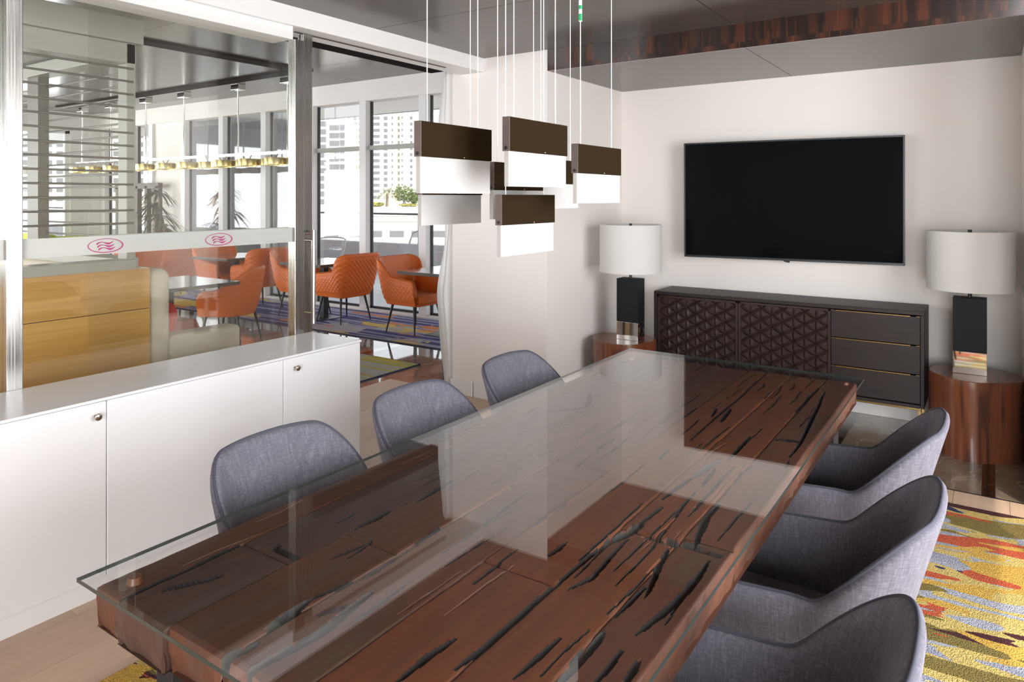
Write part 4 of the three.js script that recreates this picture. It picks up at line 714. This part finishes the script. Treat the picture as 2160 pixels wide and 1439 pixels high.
// ---------------------------------------------------------------- terrace outside the windows
{
  struct('floor_terrace', bx(-26, 4, -.15, -.02, -10.85, ZW - .12), M.deck, 'grey paved terrace outside the dining room windows', 'terrace');
  struct('trim_overhang', bx(-26, 2, 2.95, 3.4, -8.57, ZW - .12), M.trim, 'white overhang above the terrace', 'overhang');
  struct('trim_overhang_edge', bx(-26, 2, 2.94, 2.975, -8.60, -8.571), M.concrete, 'thin grey edge of the overhang', 'edge strip');
  const p = thing('terrace_parapet', 'grey terrace parapet with clear glass panels and a dark handrail', 'parapet', [0, 0, 0]);
  part('parapet_wall', bx(-26, 2, -.02, .60, -10.85, -10.65), M.concrete, p);
  part('handrail', bx(-26, 2, 1.185, 1.225, -10.78, -10.72, .004), M.blackMetal, p);
  for (let x = -24; x < 0; x += 1.6) { part('glass_panel', bx(x + .01, x + 1.59, .60, 1.19, -10.756, -10.746), M.glass, p); part('rail_post', bx(x - .008, x + .008, .60, 1.19, -10.77, -10.73), M.concrete, p); }
  single('service_wall', merge([bx(-13.9, -10.55, -.02, 2.95, -8.3, -8.1)]), M.greyWall, 'blue-grey wall outside the left windows', 'wall');
  single('wall_poster', bx(-12.75, -12.3, 1.05, 1.75, -8.099, -8.09), std({ color: new THREE.Color().setRGB(.30, .16, .10), roughness: .6 }), 'faded orange poster on the blue-grey wall', 'poster');
  const chair = (name, label, x, z, turn, H, W, wing) => {
    const t = thing(name, label, 'chair', [x, -.02, z], turn), fr = [], cords = [], N = 22;
    const top = (u) => [W * u, H - (wing ? .10 : .03) * Math.pow(Math.abs(u), 3) + (wing ? .06 * Math.abs(u) : 0), -.28 + .16 * u * u], bot = (u) => [W * .82 * u, .40, -.18 + .34 * u * u * (wing ? 1 : .6)];
    fr.push(tube([...Array(13).keys()].map((k) => top(k / 6 - 1)), .013, 40), tube([...Array(13).keys()].map((k) => bot(k / 6 - 1)), .011, 40), tube([top(-1), [-W * 1.05, .62, .0], [-W * .9, .38, .25]], .012, 20), tube([top(1), [W * 1.05, .62, .0], [W * .9, .38, .25]], .012, 20), rod([-W * .9, .38, .25], [W * .9, .38, .25], .011));
    for (let k = 0; k <= N; k++) { const u = k / N * 2 - 1; cords.push(rod(top(u), bot(u), .0035, .0035, 5)); }
    part('frame', fr, M.concrete, t); part('cord_weave', cords, M.cord, t, null, 'pale grey cord backrest');
    part('seat', new RoundedBoxGeometry(W * 1.6, .06, .46, 4, .02).translate(0, .40, .02), M.cord, t);
    for (const [a, b] of [[1, 1], [1, -1], [-1, 1], [-1, -1]]) part('leg', rod([a * W * .75, .38, b * .2], [a * W * .9, 0, b * .26], .011, .009), M.concrete, t);
  };
  chair('cord_chair', 'pale cord dining chair on the terrace behind the left glass', -9.82, -8.6, .5, .84, .27, false);
  chair('cord_lounge_chair', 'winged grey cord lounge chair on the terrace', -7.85, -8.65, -.5, 1.0, .36, true);
  chair('cord_lounge_chair', 'low grey cord lounge chair beside the white mullion', -6.75, -8.3, .7, .70, .36, true);
}

// ---------------------------------------------------------------- the town beyond
{
  const right = V(Math.cos(TH), 0, -Math.sin(TH)), yaw = TH;
  const block = (name, label, px0, px1, top, bottom, dep, thickness, mat) => {             // a block whose front faces the terrace
    const a = atDepth(px0, top, dep), b = atDepth(px1, bottom, dep), t = thing(name, label, 'building', [a.x, b.y, a.z], yaw);
    const w = a.clone().sub(b).setY(0).length(), h = a.y - b.y; part('body', bx(0, w, 0, h, -thickness, 0), mat, t);
    t.userData.w = undefined; delete t.userData.w;
    return { t, w, h, X: (p) => (p - px0) / (px1 - px0) * w, Y: (p) => (bottom - p) / (bottom - top) * h, s: w / (px1 - px0) };
  };
  const win = new THREE.BoxGeometry(1, 1, 1), addWin = (o, x0, x1, y0, y1, m = M.farGlass, name = 'window') => { const q = part(name, win, m, o.t, [(o.X(x0) + o.X(x1)) / 2, (o.Y(y0) + o.Y(y1)) / 2, .05]); q.scale.set(Math.abs(o.X(x1) - o.X(x0)), Math.abs(o.Y(y1) - o.Y(y0)), .4); return q; };
  // white office block with window bands
  const A = block('office_block', 'white office block with grey window bands', 630, 692, 247, 437, 285, 20, M.facade);
  for (let k = 0; k < 11; k++) { const y = 256 + k * 16.4; addWin(A, 676, 688, y, y + 11); addWin(A, 655, 668, y, y + 11); addWin(A, 636, 648, y, y + 11); }
  const B = block('office_wing', 'white wing of the office block with long grey windows and balconies', 692.5, 729, 252, 437, 285, 20, M.facade);
  for (let k = 0; k < 10; k++) { const y = 264 + k * 16.5; addWin(B, 695, 716, y, y + 11); const d = addWin(B, 717, 727, y - 1, y + 12, M.greyWall, 'balcony_recess'); addWin(B, 716, 727.5, y + 9, y + 12.5, M.facade, 'balcony_front'); }
  // apartment tower, white with orange bays
  const T = block('apartment_tower', 'tall white apartment tower with orange bays', 726, 872, 228, 437, 370, 25, M.facade);
  for (const [x0, x1] of [[744, 756], [834, 844]]) addWin(T, x0, x1, 232, 437, M.facadeOrange, 'orange_bay');
  for (let k = 0; k < 14; k++) {
    const y = 246 + k * 12.85; for (const [x0, x1, h] of [[733, 737, 3.5], [746, 753, 7], [757, 759, 6], [784, 801, 6], [809.5, 817.5, 7], [826, 829, 5], [839, 843.5, 7], [847, 850, 4], [865, 870, 6]]) { const q = addWin(T, x0, x1, y, y + h, x0 > 860 ? M.greyWall : M.farGlass); q.position.z += .15; }
  }
  const Wh = block('white_hotel', 'white building seen through the windows on the left', 40, 330, 250, 440, 240, 20, M.facade);
  for (let k = 0; k < 9; k++) for (let j = 0; j < 12; j++) addWin(Wh, 48 + j * 24, 62 + j * 24, 262 + k * 19, 272 + k * 19);
  // podium wall and ground
  const P = block('podium_building', 'long low white building with dark openings below the trees', 560, 1010, 437, 640, 185, 20, M.facade);
  for (let k = 0; k < 6; k++) addWin(P, 684 + k * 46, 714 + k * 46, 487, 500); addWin(P, 560, 1010, 466, 468, M.concrete, 'ledge'); addWin(P, 560, 1010, 455, 456.5, M.concrete, 'ledge');
  struct('ground', bx(-420, 300, -27, -26, -520, -11.2), M.ground, 'pale ground of the town below the terrace', 'ground');
  // trees on the podium
  const frond = (o, f, l, up, w) => { const N = 8; return flat(grid(N, 1, (i, j) => { const s = i / N, r = l * s * (1 - .15 * s), y = l * (up * s - .9 * s * s), ww = w * Math.sin(Math.PI * Math.min(.97, s * .9 + .08)) * (j ? 1 : -1); return [o[0] + r * Math.cos(f) - ww * Math.sin(f), o[1] + y - Math.abs(ww) * .4, o[2] + r * Math.sin(f) + ww * Math.cos(f), 0, 0]; })); };
  const roof = atDepth(800, 437, 185).y + .02, dep = 193, b0 = atDepth(816, 437, dep), px = dep / F, pl = thing('palm_tree', 'pale feathery palm in front of the apartment tower', 'tree', [b0.x, roof, b0.z], yaw);
  part('trunk', rod([0, 0, 0], [.2, 27 * px, 0], .45, .3, 10), M.bark, pl);
  const fr = []; for (let k = 0; k < 46; k++) fr.push(frond([.2, 27 * px, 0], rr(0, 6.283), rr(3.0, 4.4), rr(.1, 1.5), .22)); part('fronds', fr, M.palmLeaf, pl).userData.kind = 'stuff';
  const crown = (name, label, cx, by, w, h, mat, trunk) => {
    const b = atDepth(cx, by, dep + 2), t = thing(name, label, trunk ? 'tree' : 'hedge', [b.x, roof, b.z], yaw), L = [], Wm = w * px, Hm = h * px;
    for (let k = 0; k < 900; k++) { const f = rr(0, 6.283), q = Math.acos(rr(-1, 1)), r = Math.pow(rnd(), .35) * (0.8 + .35 * vn(f * 2, q * 3, 5)), p = [Wm / 2 * r * Math.sin(q) * Math.cos(f), Hm * (trunk ? .6 : .45) + Hm * .42 * r * Math.cos(q), Wm / 2 * r * Math.sin(q) * Math.sin(f)], g = new THREE.PlaneGeometry(.42, .3); g.rotateX(rr(0, 3)); g.rotateY(rr(0, 6)); g.translate(...p); L.push(flat(g)); }
    part('foliage', L, mat, t).userData.kind = 'stuff'; if (trunk) part('trunk', [rod([-.3, 0, 0], [.1, Hm * .5, 0], .16, .1, 8), rod([.4, 0, 0], [.1, Hm * .5, 0], .16, .1, 8)], M.bark, t);
  };
  crown('round_tree', 'bright green leafy tree beside the palm', 852, 437, 50, 44, M.leaf, true);
  crown('round_tree', 'darker green tree at the edge of the tower', 873, 434, 22, 30, M.leaf, true);
  crown('flower_hedge', 'yellow-green hedge at the foot of the office wing', 747, 438, 40, 12, M.hedge, false); crown('flower_hedge', 'yellow-green hedge left of the palm', 796, 438, 30, 10, M.hedge, false);
  crown('lawn_shrub', 'low bright lawn shrub right of the leafy tree', 862, 438, 40, 7, M.hedge, false);
}
renderer.render(scene, camera);
